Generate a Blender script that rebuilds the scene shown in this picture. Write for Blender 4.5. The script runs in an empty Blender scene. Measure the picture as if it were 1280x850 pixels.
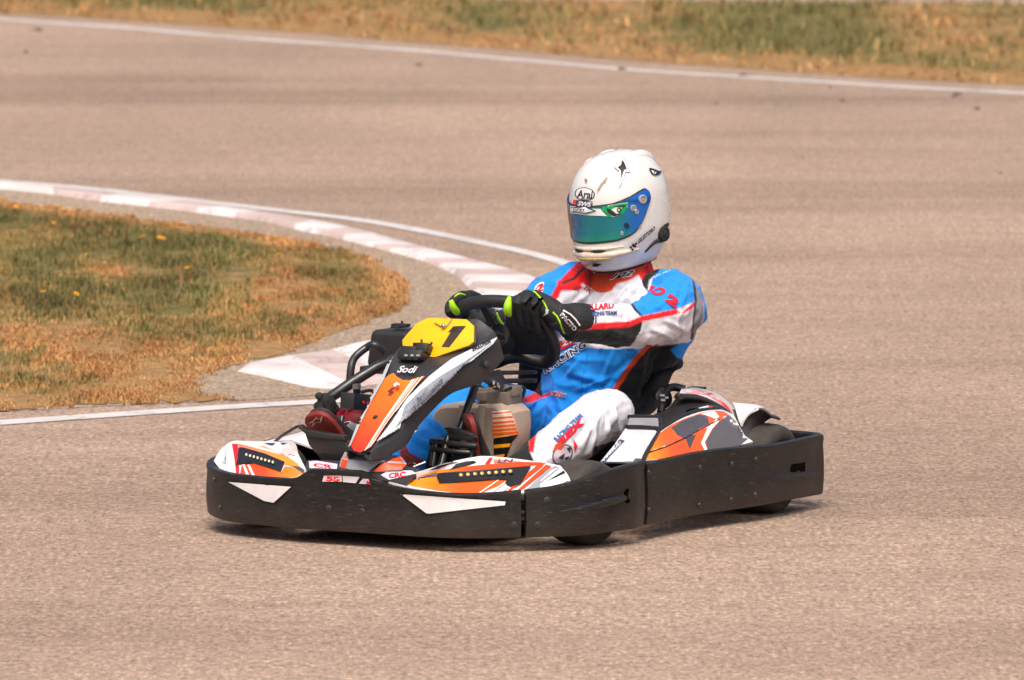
import bpy, bmesh, math, random
from mathutils import Vector as V, Matrix, noise
from mathutils.bvhtree import BVHTree
random.seed(7)
S = bpy.context.scene
COL = S.collection
# ------------------------------------------------------------------ camera
CAM_D, CAM_F, CAM_H, CAM_P, YAW, OX = 30.0, 12080.62, 3.3, 0.09118107, -2.0787437, -0.01267764
W0, H0 = 1280, 850
cam_data = bpy.data.cameras.new('camera'); cam = bpy.data.objects.new('camera', cam_data); COL.objects.link(cam)
cam.location = (0, -CAM_D, CAM_H); cam.rotation_euler = (math.pi/2-CAM_P, 0, 0)
cam_data.sensor_width = 36; cam_data.lens = CAM_F/1280*36; cam_data.clip_start = 1; cam_data.clip_end = 3000
cam_data.dof.use_dof = True; cam_data.dof.focus_distance = 29.7; cam_data.dof.aperture_fstop = 8.5
S.camera = cam
K2W = Matrix.Translation((OX, 0, 0)) @ Matrix.Rotation(YAW, 4, 'Z')
W2K = K2W.inverted()
def wray(px, py):
    a = (px-W0/2)/CAM_F; b = -(py-H0/2)/CAM_F; c, s = math.cos(CAM_P), math.sin(CAM_P)
    return V((0, -CAM_D, CAM_H)), V((a, c+b*s, -s+b*c))
def G(px, py, z=0.0):
    o, d = wray(px, py); return o+d*((z-o.z)/d.z)
def kray(px, py):
    o, d = wray(px, py); return W2K @ o, (W2K.to_3x3() @ d).normalized()
def PK(px, py, ax, v):
    o, d = kray(px, py); return o+d*((v-o[ax])/d[ax])
def KX(px, py, x): return PK(px, py, 0, x)
def KY(px, py, y): return PK(px, py, 1, y)
def KZ(px, py, z): return PK(px, py, 2, z)
def KP(px, py, p0, n):
    o, d = kray(px, py); return o+d*((V(p0)-o).dot(n)/d.dot(n))
def topx(p):
    w = K2W @ V(p); dy = w.y+CAM_D; dz = w.z-CAM_H; c, s = math.cos(CAM_P), math.sin(CAM_P)
    dep = dy*c-dz*s; up = dy*s+dz*c
    return W0/2+CAM_F*w.x/dep, H0/2-CAM_F*up/dep
# ------------------------------------------------------------------ materials
def lin(c):
    c = c/255.0
    return c/12.92 if c <= .04045 else ((c+.055)/1.055)**2.4
def rgb(r, g, b): return (lin(r), lin(g), lin(b), 1)
class N:
    def __init__(s, name):
        s.m = bpy.data.materials.new(name); s.m.use_nodes = True; s.t = s.m.node_tree; s.b = s.t.nodes['Principled BSDF']
    def n(s, typ, **k):
        x = s.t.nodes.new(typ)
        for a, b in k.items():
            if a.startswith('i_'):
                key = a[2:]; key = int(key) if key.isdigit() else key
                x.inputs[key].default_value = b
            else: setattr(x, a, b)
        return x
    def l(s, a, b): s.t.links.new(a, b)
    def noise(s, scale, detail=4, rough=.5, vec=None, sc3=None):
        t = s.n('ShaderNodeTexNoise'); t.inputs['Scale'].default_value = scale; t.inputs['Detail'].default_value = detail; t.inputs['Roughness'].default_value = rough
        if vec is None:
            tc = s.n('ShaderNodeTexCoord'); vec = tc.outputs['Object']
        if sc3:
            mp = s.n('ShaderNodeMapping'); mp.inputs['Scale'].default_value = sc3; s.l(vec, mp.inputs['Vector']); vec = mp.outputs[0]
        s.l(vec, t.inputs['Vector']); return t.outputs['Fac']
    def ramp(s, fac, stops):
        r = s.n('ShaderNodeValToRGB'); e = r.color_ramp.elements
        while len(e) < len(stops): e.new(.5)
        for i, (p, c) in enumerate(stops):
            e[i].position = p; e[i].color = c if len(c) == 4 else (*c, 1)
        s.l(fac, r.inputs[0]); return r.outputs[0]
    def mix(s, fac, a, b, mode='MIX'):
        m = s.n('ShaderNodeMix', data_type='RGBA', blend_type=mode)
        for k, v in ((0, fac), (6, a), (7, b)):
            if isinstance(v, (int, float)): m.inputs[k].default_value = v
            elif isinstance(v, tuple): m.inputs[k].default_value = v
            else: s.l(v, m.inputs[k])
        return m.outputs[2]
    def math(s, op, a, b=0.0, clamp=False):
        m = s.n('ShaderNodeMath', operation=op, use_clamp=clamp)
        for k, v in ((0, a), (1, b)):
            if isinstance(v, (int, float)): m.inputs[k].default_value = v
            else: s.l(v, m.inputs[k])
        return m.outputs[0]
    def bump(s, h, strength, dist):
        b = s.n('ShaderNodeBump'); b.inputs['Strength'].default_value = strength; b.inputs['Distance'].default_value = dist
        s.l(h, b.inputs['Height']); s.l(b.outputs[0], s.b.inputs['Normal'])
def g3(v): return (v, v, v, 1)
def mat(name, col, rough=.5, metal=0, bump=0, bscale=60, coat=0, vary=.12, vscale=14):
    k = N(name); k.b.inputs['Metallic'].default_value = metal
    if coat: k.b.inputs['Coat Weight'].default_value = coat; k.b.inputs['Coat Roughness'].default_value = .12
    nz = k.noise(vscale, 5, .6)
    dark = tuple(c*(1-vary) for c in col[:3])+(1,); lite = tuple(min(1, c*(1+vary)) for c in col[:3])+(1,)
    k.l(k.ramp(nz, [(.3, dark), (.7, lite)]), k.b.inputs['Base Color'])
    k.l(k.ramp(k.noise(vscale*2.3, 4), [(.3, g3(max(0, rough-.08))), (.7, g3(min(1, rough+.1)))]), k.b.inputs['Roughness'])
    if bump: k.bump(k.noise(bscale, 4), bump, .004)
    return k.m
def skid_plastic():
    k = N('scuffed_black_plastic')
    a = k.noise(6, 6, .65); b = k.noise(26, 6, .7, sc3=(1, 1, 6)); c = k.noise(60, 3, .6, sc3=(.4, .4, 5))
    base = k.ramp(a, [(.3, (.008, .0075, .0075)), (.72, (.018, .016, .0155))])
    sc = k.ramp(b, [(.52, (0, 0, 0)), (.68, (1, 1, 1))])
    c1 = k.mix(k.math('MULTIPLY', sc, .17), base, (.11, .095, .08, 1))
    sc2 = k.ramp(c, [(.64, (0, 0, 0)), (.70, (1, 1, 1))])
    c2 = k.mix(k.math('MULTIPLY', sc2, .30), c1, (.22, .20, .18, 1))
    geo = k.n('ShaderNodeTexCoord'); sep = k.n('ShaderNodeSeparateXYZ'); k.l(geo.outputs['Object'], sep.inputs[0])
    dust = k.math('MULTIPLY', k.math('SUBTRACT', .13, sep.outputs[2], True), k.math('MULTIPLY', a, 2.6))
    c3 = k.mix(dust, c2, (.19, .145, .11, 1))
    k.l(c3, k.b.inputs['Base Color'])
    k.l(k.ramp(a, [(.3, g3(.30)), (.7, g3(.55))]), k.b.inputs['Roughness'])
    k.b.inputs['Specular IOR Level'].default_value = .40
    k.bump(k.noise(90, 5, .7), .35, .002)
    return k.m
def cattr(name, rough, coat=0, bump=0, bscale=300, dirt=.1, spec=.5, sheen=0):
    k = N(name); at = k.n('ShaderNodeAttribute', attribute_name='Col')
    nz = k.ramp(k.noise(22, 6, .65), [(.3, g3(1-dirt)), (.62, g3(1))])
    k.l(k.mix(1.0, at.outputs['Color'], nz, 'MULTIPLY'), k.b.inputs['Base Color'])
    k.l(k.ramp(k.noise(30, 4), [(.3, g3(rough)), (.7, g3(min(1, rough+.12)))]), k.b.inputs['Roughness'])
    k.b.inputs['Specular IOR Level'].default_value = spec
    lum = k.n('ShaderNodeRGBToBW'); k.l(at.outputs['Color'], lum.inputs[0]); k.l(k.math('MULTIPLY', k.math('GREATER_THAN', lum.outputs[0], .0045), spec), k.b.inputs['Specular IOR Level'])  # near-black loses its specular, so painted recesses stay dark
    if sheen: k.b.inputs['Sheen Weight'].default_value = sheen
    if coat: k.b.inputs['Coat Weight'].default_value = coat; k.b.inputs['Coat Roughness'].default_value = .1
    if bump: k.bump(k.noise(bscale, 3), bump, .002)
    return k.m
M = {}
M['skid'] = skid_plastic()
M['decal'] = cattr('printed_vinyl', .36, coat=.10, dirt=.12, spec=.35)
M['cloth_print'] = cattr('suit_fabric', .72, bump=.55, bscale=38, dirt=.05, spec=.25, sheen=.15)
M['black'] = mat('black_plastic', (.017, .016, .016), .42, bump=.15, bscale=90)
M['grey_black'] = mat('dark_grey_plastic', (.035, .033, .034), .4, bump=.15, bscale=120)
M['rim_rubber'] = mat('wheel_grip_rubber', (.016, .015, .015), .5)
M['bolt'] = mat('worn_bolt', (.035, .031, .029), .35, vary=.3)
M['matte_black'] = mat('matte_black', (.014, .013, .013), .75)
M['tyre'] = mat('tyre_rubber', (.045, .037, .031), .8, bump=.5, bscale=50, vary=.3, vscale=20)
M['steel'] = mat('bare_steel', (.42, .40, .38), .35, metal=1)
M['frame'] = mat('black_frame_paint', (.02, .019, .019), .35, coat=.2)
M['tank'] = mat('tank_plastic', rgb(178, 158, 140), .5, vary=.08)
M['grey_panel'] = mat('silver_grey_plastic', rgb(150, 148, 150), .4)
M['white_plastic'] = mat('white_plastic', rgb(220, 215, 213), .38, vary=.06)
M['helmet'] = mat('white_helmet_shell', (.66, .645, .625), .22, coat=.4, vary=.03, vscale=6)
M['helmet_trim'] = mat('helmet_worn_trim', rgb(205, 190, 172), .4, vary=.18, vscale=40)
M['red_metal'] = mat('red_engine_cover', rgb(110, 18, 28), .4, vary=.3)
M['seat'] = mat('seat_plastic', (.010, .010, .010), .5)
M['yellow'] = mat('yellow_number_panel', rgb(246, 182, 4), .35, coat=.1, vary=.06)
M['glove'] = mat('black_glove_fabric', (.012, .012, .013), .7, bump=.4, bscale=150)
M['lime'] = mat('lime_glove_trim', rgb(165, 222, 20), .5)
M['shoe'] = mat('dark_red_shoe', rgb(125, 32, 28), .6, vary=.25, bump=.3)
M['skin'] = mat('skin', rgb(165, 125, 100), .6)
M['balaclava'] = mat('neck_tube', rgb(150, 130, 112), .8)
M['mirror'] = mat('bright_bolt', (.6, .6, .62), .25, metal=1)
def visor_mat():
    k = N('blue_mirror_visor'); lw = k.n('ShaderNodeLayerWeight'); lw.inputs[0].default_value = .45
    tc = k.n('ShaderNodeAttribute', attribute_name='Col')
    k.l(tc.outputs['Color'], k.b.inputs['Base Color'])
    k.b.inputs['Metallic'].default_value = .75; k.b.inputs['Roughness'].default_value = .12
    k.b.inputs['Coat Weight'].default_value = .8; k.b.inputs['Coat Roughness'].default_value = .04
    return k.m
M['visor'] = visor_mat()
# ------------------------------------------------------------------ mesh helpers
def spl(pts, n, closed=False):
    """Catmull-Rom through pts, resampled to n points by arc length."""
    pts = [V(p) for p in pts]; m = len(pts); out = []
    rng = m if closed else m-1
    for i in range(rng):
        if closed: p0, p1, p2, p3 = pts[(i-1) % m], pts[i], pts[(i+1) % m], pts[(i+2) % m]
        else:
            p1, p2 = pts[i], pts[i+1]; p0 = pts[i-1] if i else p1*2-p2; p3 = pts[i+2] if i+2 < m else p2*2-p1
        for k in range(12):
            t = k/12
            out.append(.5*((2*p1)+(p2-p0)*t+(2*p0-5*p1+4*p2-p3)*t*t+(3*p1-p0-3*p2+p3)*t**3))
    out.append(pts[0].copy() if closed else pts[-1].copy())
    L = [0]
    for a, b in zip(out, out[1:]): L.append(L[-1]+(b-a).length)
    res = []; j = 0; nn = n if closed else n-1
    for i in range(n):
        s = L[-1]*i/nn
        while j < len(L)-2 and L[j+1] < s: j += 1
        t = (s-L[j])/max(1e-9, L[j+1]-L[j]); res.append(out[j].lerp(out[j+1], min(1, max(0, t))))
    return res
def lerpT(tab, t):
    """tab: [(t, value...)] sorted -> interpolated tuple"""
    if t <= tab[0][0]: return tab[0][1:]
    for a, b in zip(tab, tab[1:]):
        if t <= b[0]:
            u = (t-a[0])/(b[0]-a[0]); return tuple(x+(y-x)*u for x, y in zip(a[1:], b[1:]))
    return tab[-1][1:]
class MB:
    def __init__(s): s.v = []; s.f = []; s.m = []; s.c = {}
    def add(s, vs, fs, mi=0, col=None):
        o = len(s.v); s.v += [V(p) for p in vs]
        for f in fs: s.f.append([i+o for i in f]); s.m.append(mi)
        if col is not None:
            for i in range(o, len(s.v)): s.c[i] = col
        return s
    def grid(s, rows, cu=False, cv=False, mi=0, caps=False):
        n = len(rows[0]); vs = [p for r in rows for p in r]; fs = []; R = len(rows)
        for i in range(R if cv else R-1):
            for j in range(n if cu else n-1):
                a = i*n+j; b = i*n+(j+1) % n; c = ((i+1) % R)*n+(j+1) % n; d = ((i+1) % R)*n+j
                fs.append((a, b, c, d))
        if caps: fs.append(list(range(n))[::-1]); fs.append([(R-1)*n+j for j in range(n)])
        return s.add(vs, fs, mi)
    def box(s, c, size, rot=None, mi=0):
        c = V(c); h = V(size)*.5; vs = []
        for x in (-1, 1):
            for y in (-1, 1):
                for z in (-1, 1):
                    p = V((x*h.x, y*h.y, z*h.z)); p = (rot @ p) if rot else p; vs.append(c+p)
        return s.add(vs, [(0, 1, 3, 2), (4, 6, 7, 5), (0, 4, 5, 1), (2, 3, 7, 6), (0, 2, 6, 4), (1, 5, 7, 3)], mi)
    def prism(s, poly, d, mi=0):
        """poly: list of 3D points (planar), d: extrusion vector"""
        n = len(poly); vs = [V(p) for p in poly]+[V(p)+V(d) for p in poly]
        fs = [list(range(n)), list(range(n, 2*n))[::-1]]+[(i, i+n, (i+1) % n+n, (i+1) % n) for i in range(n)]
        return s.add(vs, fs, mi)
    def tube(s, pts, r, seg=12, mi=0, closed=False, n=None, smooth=True, caps=True):
        pts = [V(p) for p in pts]
        if smooth and len(pts) > 2: pts2 = spl(pts, n or len(pts)*6, closed)
        else: pts2 = pts
        m = len(pts2)
        rr = (lambda i: r) if not isinstance(r, (list, tuple)) else (lambda i: lerpT([(k/(len(r)-1), v) for k, v in enumerate(r)], i/(m-1))[0])
        t0 = (pts2[1]-pts2[0]).normalized(); up = V((0, 0, 1)) if abs(t0.z) < .9 else V((1, 0, 0))
        nrm = t0.cross(up).normalized(); rows = []
        for i in range(m):
            a = pts2[(i-1) % m] if (closed or i) else pts2[0]; b = pts2[(i+1) % m] if (closed or i < m-1) else pts2[-1]
            t = (b-a).normalized(); nrm = (nrm-t*nrm.dot(t)).normalized(); bn = t.cross(nrm)
            rows.append([pts2[i]+(nrm*math.cos(2*math.pi*k/seg)+bn*math.sin(2*math.pi*k/seg))*rr(i) for k in range(seg)])
        return s.grid(rows, cu=True, cv=closed, mi=mi, caps=caps and not closed)
    def cyl(s, a, b, r, seg=20, mi=0, r2=None):
        return s.tube([a, b], [r, r if r2 is None else r2], seg, mi, smooth=False)
    def lathe(s, prof, c, axis, seg=48, mi=0):
        """prof: [(along axis, radius)] about axis through c"""
        ax = V(axis).normalized(); u = ax.orthogonal().normalized(); w = ax.cross(u); rows = []
        for h, r in prof:
            rows.append([V(c)+ax*h+(u*math.cos(2*math.pi*k/seg)+w*math.sin(2*math.pi*k/seg))*max(r, 1e-4) for k in range(seg)])
        return s.grid(rows, cu=True, mi=mi)
    def ell(s, c, r, mi=0, seg=20, rings=12, rot=None):
        rows = []
        for i in range(rings+1):
            th = math.pi*i/rings
            row = []
            for k in range(seg):
                ph = 2*math.pi*k/seg
                p = V((r[0]*math.sin(th)*math.cos(ph), r[1]*math.sin(th)*math.sin(ph), r[2]*math.cos(th)))
                if i in (0, rings): p += V((1e-5*math.cos(ph), 1e-5*math.sin(ph), 0))
                row.append(V(c)+((rot @ p) if rot else p))
            rows.append(row)
        return s.grid(rows, cu=True, mi=mi, caps=True)
    def build(s, name, mats, parent=None, angle=40, bevel=0, solid=0, sub=0, remesh=0, smooth_it=0, offs=-1, bseg=2, world=False):
        me = bpy.data.meshes.new(name); me.from_pydata([tuple(p) for p in s.v], [], s.f)
        mats = mats if isinstance(mats, (list, tuple)) else [mats]
        for m_ in mats: me.materials.append(m_)
        me.polygons.foreach_set('material_index', s.m); me.update()
        bm = bmesh.new(); bm.from_mesh(me); bmesh.ops.recalc_face_normals(bm, faces=bm.faces); bm.to_mesh(me); bm.free()
        ob = bpy.data.objects.new(name, me); COL.objects.link(ob)
        mods = []
        if remesh:
            r = ob.modifiers.new('r', 'REMESH'); r.mode = 'VOXEL'; r.voxel_size = remesh; mods.append(r)
        if smooth_it:
            r = ob.modifiers.new('s', 'SMOOTH'); r.iterations = smooth_it; r.factor = .5; mods.append(r)
        if solid:
            r = ob.modifiers.new('t', 'SOLIDIFY'); r.thickness = solid; r.offset = offs; mods.append(r)
        if bevel:
            r = ob.modifiers.new('b', 'BEVEL'); r.width = bevel; r.segments = bseg; r.limit_method = 'ANGLE'; r.angle_limit = math.radians(38); mods.append(r)
        if sub:
            r = ob.modifiers.new('u', 'SUBSURF'); r.levels = sub; r.render_levels = sub; mods.append(r)
        if mods:
            dg = bpy.context.evaluated_depsgraph_get(); dg.update()
            new = bpy.data.meshes.new_from_object(ob.evaluated_get(dg)); ob.modifiers.clear(); ob.data = new; new.name = name
            bpy.data.meshes.remove(me); me = new
        me.polygons.foreach_set('use_smooth', [True]*len(me.polygons))
        if angle < 180: me.set_sharp_from_angle(angle=math.radians(angle))
        if parent is not None: ob.parent = parent
        return ob
def tag(o, label=None, cat=None, group=None, kind=None):
    for k, v in (('label', label), ('category', cat), ('group', group), ('kind', kind)):
        if v: o[k] = v
    return o
def loft(rails, n, across=3):
    """rails: list of polylines of V; returns rows for MB.grid"""
    R = [spl(r, n) for r in rails]; rows = []
    for a, b in zip(R, R[1:]):
        for k in range(across): rows.append([p.lerp(q, k/across) for p, q in zip(a, b)])
    rows.append(R[-1]); return rows
# ------------------------------------------------------------------ decals printed on a part's surface
def px_poly(poly, cell=4.0):
    bm = bmesh.new(); vs = [bm.verts.new((x, y, 0)) for x, y in poly]; bm.faces.new(vs)
    bmesh.ops.triangulate(bm, faces=bm.faces[:]); return _cut(bm, cell)
def _cut(bm, cell):
    xs = [v.co.x for v in bm.verts]; ys = [v.co.y for v in bm.verts]
    for ax, lo, hi in ((0, min(xs), max(xs)), (1, min(ys), max(ys))):
        x = math.floor(lo/cell)*cell+cell
        while x < hi:
            co = [0, 0, 0]; co[ax] = x; no = [0, 0, 0]; no[ax] = 1
            bmesh.ops.bisect_plane(bm, geom=bm.verts[:]+bm.edges[:]+bm.faces[:], dist=1e-5, plane_co=co, plane_no=no); x += cell
    bm.verts.ensure_lookup_table(); bm.verts.index_update()
    r = ([v.co.copy() for v in bm.verts], [[v.index for v in f.verts] for f in bm.faces]); bm.free(); return r
def px_text(s, p0, p1, h, bold=.02, shear=0.0, cell=3.0, space=1.0):
    """text whose baseline runs p0->p1 in photo pixels, h = (dx,dy) from baseline to cap height"""
    cu = bpy.data.curves.new('t', 'FONT'); cu.body = s; cu.offset = bold; cu.shear = shear; cu.space_character = space; cu.resolution_u = 3
    ob = bpy.data.objects.new('t', cu); COL.objects.link(ob); me = bpy.data.meshes.new_from_object(ob)
    x0 = min(v.co.x for v in me.vertices); x1 = max(v.co.x for v in me.vertices)
    P0, P1, Hh = V((*p0, 0)), V((*p1, 0)), V((*h, 0))
    bm = bmesh.new(); bm.from_mesh(me)
    for v in bm.verts: v.co = P0+(P1-P0)*((v.co.x-x0)/(x1-x0))+Hh*(v.co.y/.69)
    bmesh.ops.triangulate(bm, faces=bm.faces[:])
    bpy.data.objects.remove(ob); bpy.data.curves.remove(cu); bpy.data.meshes.remove(me)
    return _cut(bm, cell)
class Sticker:
    """prints flat coloured shapes onto the surface of one object"""
    def __init__(s, ob, off=.0012, matkey='decal', step=.0003):
        s.ob = ob; s.step = step; me = ob.data; s.layer = 0; s.off = off
        s.bvh = BVHTree.FromPolygons([v.co.copy() for v in me.vertices], [list(p.vertices) for p in me.polygons])
        s.V = []; s.F = []; s.C = []; s.mk = matkey
    def shape(s, vf, col, back=False, lift=0, step=True, maxjump=.08):
        vs, fs = vf; s.layer += 1 if step else 0; idx = {}
        hits = []
        for p in vs:
            o, d = kray(p.x, p.y); h = s.bvh.ray_cast(o, d)
            if h[0] is None: hits.append(None)
            else:
                nn = h[1] if h[1].dot(d) < 0 else -h[1]
                L_ = s.off+s.step*s.layer+lift; hits.append((h[0]+nn*L_*.45-d*L_*.9, h[0]))
        for f in fs:
            if any(hits[i] is None for i in f): continue
            if max((hits[f[0]][1]-hits[i][1]).length for i in f) > maxjump: continue
            ff = []
            for i in f:
                if i not in idx:
                    idx[i] = len(s.V); s.V.append(hits[i][0]); p = vs[i]
                    c = col(p.x, p.y) if callable(col) else col
                    s.C.append(c)
                ff.append(idx[i])
            s.F.append(ff)
        return s
    def poly(s, pts, col, cell=4.0, **k): return s.shape(px_poly(pts, cell), col, **k)
    def circ(s, x, y, r, col, ry=None, n=16, ang=0, **k):
        ry = ry or r; ca, sa = math.cos(ang), math.sin(ang); pts = []
        for i in range(n):
            a = 2*math.pi*i/n; u, w = r*math.cos(a), ry*math.sin(a); pts.append((x+u*ca-w*sa, y+u*sa+w*ca))
        return s.poly(pts, col, **k)
    def text(s, t, p0, p1, h, col, **k):
        kk = {a: k.pop(a) for a in list(k) if a in ('bold', 'shear', 'cell', 'space')}
        return s.shape(px_text(t, p0, p1, h, **kk), col, **k)
    def done(s):
        me = s.ob.data; mi = len(me.materials); me.materials.append(M[s.mk])
        had = 'Col' in me.color_attributes
        old = [0.8]*(4*len(me.vertices))
        if had: me.color_attributes['Col'].data.foreach_get('color', old)
        smooth_sharp = None
        bm = bmesh.new(); bm.from_mesh(me); n0 = len(bm.verts)
        nv = [bm.verts.new(p) for p in s.V]
        for f in s.F:
            try: fc = bm.faces.new([nv[i] for i in f])
            except ValueError: continue
            fc.material_index = mi; fc.smooth = True
        bm.to_mesh(me); bm.free()
        if not had: me.color_attributes.new('Col', 'FLOAT_COLOR', 'POINT')
        cols = list(old)
        for c in s.C: cols += list(c)
        me.color_attributes['Col'].data.foreach_set('color', cols)
        me.update(); return s.ob
def grad(p0, c0, p1, c1):
    a, b = V(p0), V(p1); d = b-a; L = d.length_squared
    def f(x, y):
        t = max(0, min(1, (V((x, y))-a).dot(d)/L)); return tuple(u+(w-u)*t for u, w in zip(c0, c1))
    return f
WHITE = rgb(226, 222, 222); ORANGE = rgb(236, 72, 16); AMBER = rgb(250, 158, 12); REDO = rgb(238, 74, 38); DGREY = rgb(78, 74, 78)
SILVER = rgb(205, 208, 212); MGREY = rgb(150, 152, 160); INK = (.012, .012, .013, 1); RED = rgb(225, 22, 26); BLUE = rgb(22, 150, 232); LIME = rgb(165, 222, 20)
# ================================================================== setting
def world_mesh(name, polys, m, z=0.0, kind='structure'):
    mb = MB()
    for poly in polys:
        mb.add([(p[0], p[1], z) for p in poly], [list(range(len(poly)))])
    o = mb.build(name, m); tag(o, kind=kind); return o
def strip_px(line, wtab, z, n=80):
    """a painted line: centre line in photo pixels -> ground, with real width from wtab (metres)"""
    c = spl([G(x, y) for x, y in line], n); L = []; R = []
    for i, p in enumerate(c):
        t = (c[min(i+1, n-1)]-c[max(i-1, 0)]).normalized(); nn = V((-t.y, t.x, 0)); w = lerpT(wtab, i/(n-1))[0]/2
        L.append(V((p.x, p.y, z))+nn*w); R.append(V((p.x, p.y, z))-nn*w)
    return L, R
def asphalt(name, c0, c1, patch=.27, streak=True):
    k = N(name)
    tc = k.n('ShaderNodeTexCoord'); vec = tc.outputs['Object']
    fine = k.noise(60, 3, .78, vec, (1, .34, 1)); mid = k.noise(15, 4, .65, vec, (1, .55, 1)); big = k.noise(.30, 5, .6, vec, (1.0, .32, 1))
    c = k.ramp(fine, [(.30, tuple(x*.42 for x in c0[:3])), (.42, tuple(x*.80 for x in c0[:3])), (.52, c0[:3]), (.60, tuple(x*1.17 for x in c1[:3])), (.70, tuple(min(1, x*1.65) for x in c1[:3]))])
    c = k.mix(1.0, c, k.ramp(mid, [(.25, g3(.76)), (.5, g3(1.0)), (.75, g3(1.18))]), 'MULTIPLY')
    c = k.mix(1.0, c, k.ramp(big, [(.3, g3(1-patch)), (.7, g3(1+patch*.5))]), 'MULTIPLY')
    if streak:
        # rubbered racing lines, soft and dark, and finer tyre marks
        st = k.noise(1.0, 4, .62, vec, (.055, .42, 1)); c = k.mix(1.0, c, k.ramp(st, [(.34, (.77, .75, .745)), (.50, (1, 1, 1)), (.72, (1.08, 1.07, 1.06))]), 'MULTIPLY')
        s2 = k.noise(1.0, 6, .75, vec, (.30, 3.2, 1)); c = k.mix(1.0, c, k.ramp(s2, [(.36, (.91, .90, .90)), (.52, (1, 1, 1))]), 'MULTIPLY')
        # little oil drips and dark pits
        sp = k.ramp(k.noise(3.1, 2, .5, vec, (1, .6, 1)), [(.75, (1, 1, 1)), (.80, (.62, .60, .58))]); c = k.mix(1.0, c, sp, 'MULTIPLY')
    k.l(c, k.b.inputs['Base Color']); k.b.inputs['Roughness'].default_value = .9; k.b.inputs['Specular IOR Level'].default_value = .25
    k.bump(k.noise(75, 4, .75, vec), .9, .007)
    return k.m
M['asphalt'] = asphalt('track_asphalt', (.405, .288, .212, 1), (.425, .305, .228, 1))
M['asphalt_far'] = asphalt('service_asphalt', (.24, .19, .17, 1), (.27, .21, .18, 1))
M['concrete'] = asphalt('kerb_side_concrete', (.37, .275, .195, 1), (.40, .30, .215, 1), patch=.15, streak=False)
def painted(name, col, wear, under):
    k = N(name); w = k.ramp(k.noise(9, 8, .75), [(wear-.1, (0, 0, 0)), (wear+.12, (1, 1, 1))])
    c_ = k.mix(w, under, col)
    c_ = k.mix(1.0, c_, k.ramp(k.noise(2.2, 6, .7), [(.30, (.78, .75, .72)), (.55, (1, 1, 1))]), 'MULTIPLY')
    vo = k.n('ShaderNodeTexVoronoi', feature='DISTANCE_TO_EDGE'); vo.inputs['Scale'].default_value = 1.3
    tc = k.n('ShaderNodeTexCoord'); wv = k.n('ShaderNodeVectorMath', operation='ADD'); nz = k.n('ShaderNodeTexNoise'); nz.inputs['Scale'].default_value = 3; nz.inputs['Detail'].default_value = 5
    k.l(tc.outputs['Object'], nz.inputs['Vector']); k.l(tc.outputs['Object'], wv.inputs[0]); k.l(nz.outputs['Color'], wv.inputs[1]); k.l(wv.outputs[0], vo.inputs['Vector'])
    c_ = k.mix(k.math('MULTIPLY', k.ramp(vo.outputs['Distance'], [(0, (1, 1, 1)), (.02, (0, 0, 0))]), .45), c_, (.12, .09, .07, 1))
    k.l(c_, k.b.inputs['Base Color']); k.b.inputs['Roughness'].default_value = .7
    k.bump(k.noise(70, 4), .5, .003); return k.m
M['line'] = painted('white_line_paint', (.60, .56, .53, 1), .34, (.40, .33, .28, 1))
M['line_worn'] = painted('worn_white_line_paint', (.66, .62, .60, 1), .38, (.33, .27, .23, 1))
M['kerb_white'] = painted('kerb_white_paint', (.70, .64, .62, 1), .28, (.45, .37, .32, 1))
M['kerb_pink'] = painted('kerb_faded_red_paint', (.56, .405, .37, 1), .46, (.56, .48, .43, 1))
def soil():
    k = N('dry_turf'); tc = k.n('ShaderNodeTexCoord'); vec = tc.outputs['Object']
    at = k.n('ShaderNodeAttribute', attribute_name='dry')
    a = k.noise(1.5, 6, .7, vec); b = k.noise(12, 5, .7, vec)
    green = k.ramp(b, [(.3, (.09, .085, .03)), (.7, (.22, .17, .065))]); dry = k.ramp(b, [(.25, (.20, .12, .05)), (.75, (.42, .25, .11))])
    f = k.ramp(k.math('ADD', at.outputs['Fac'], k.math('MULTIPLY', k.math('SUBTRACT', a, .5), 1.4)), [(.35, (0, 0, 0)), (.65, (1, 1, 1))])
    k.l(k.mix(f, green, dry), k.b.inputs['Base Color']); k.b.inputs['Roughness'].default_value = 1; k.b.inputs['Specular IOR Level'].default_value = .1
    k.bump(k.noise(30, 5), .8, .03); return k.m
M['soil'] = soil()
def blade_mat():
    k = N('grass_blades'); at = k.n('ShaderNodeAttribute', attribute_name='Col')
    k.l(at.outputs['Color'], k.b.inputs['Base Color']); k.b.inputs['Roughness'].default_value = .8; k.b.inputs['Specular IOR Level'].default_value = .15; return k.m
M['blade'] = blade_mat()
M['dirt'] = mat('bare_dirt', (.30, .22, .15), .95, bump=.5, bscale=20)
R_ = 900
world_mesh('ground', [[(-R_, -R_), (R_, -R_), (R_, R_), (-R_, R_)]], M['dirt'], -.02)
# circuit surface: one sheet around camera, bend and beyond
world_mesh('track', [[(-60, -45), (60, -45), (60, 140), (-60, 140)]], M['asphalt'], 0.0)
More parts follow.
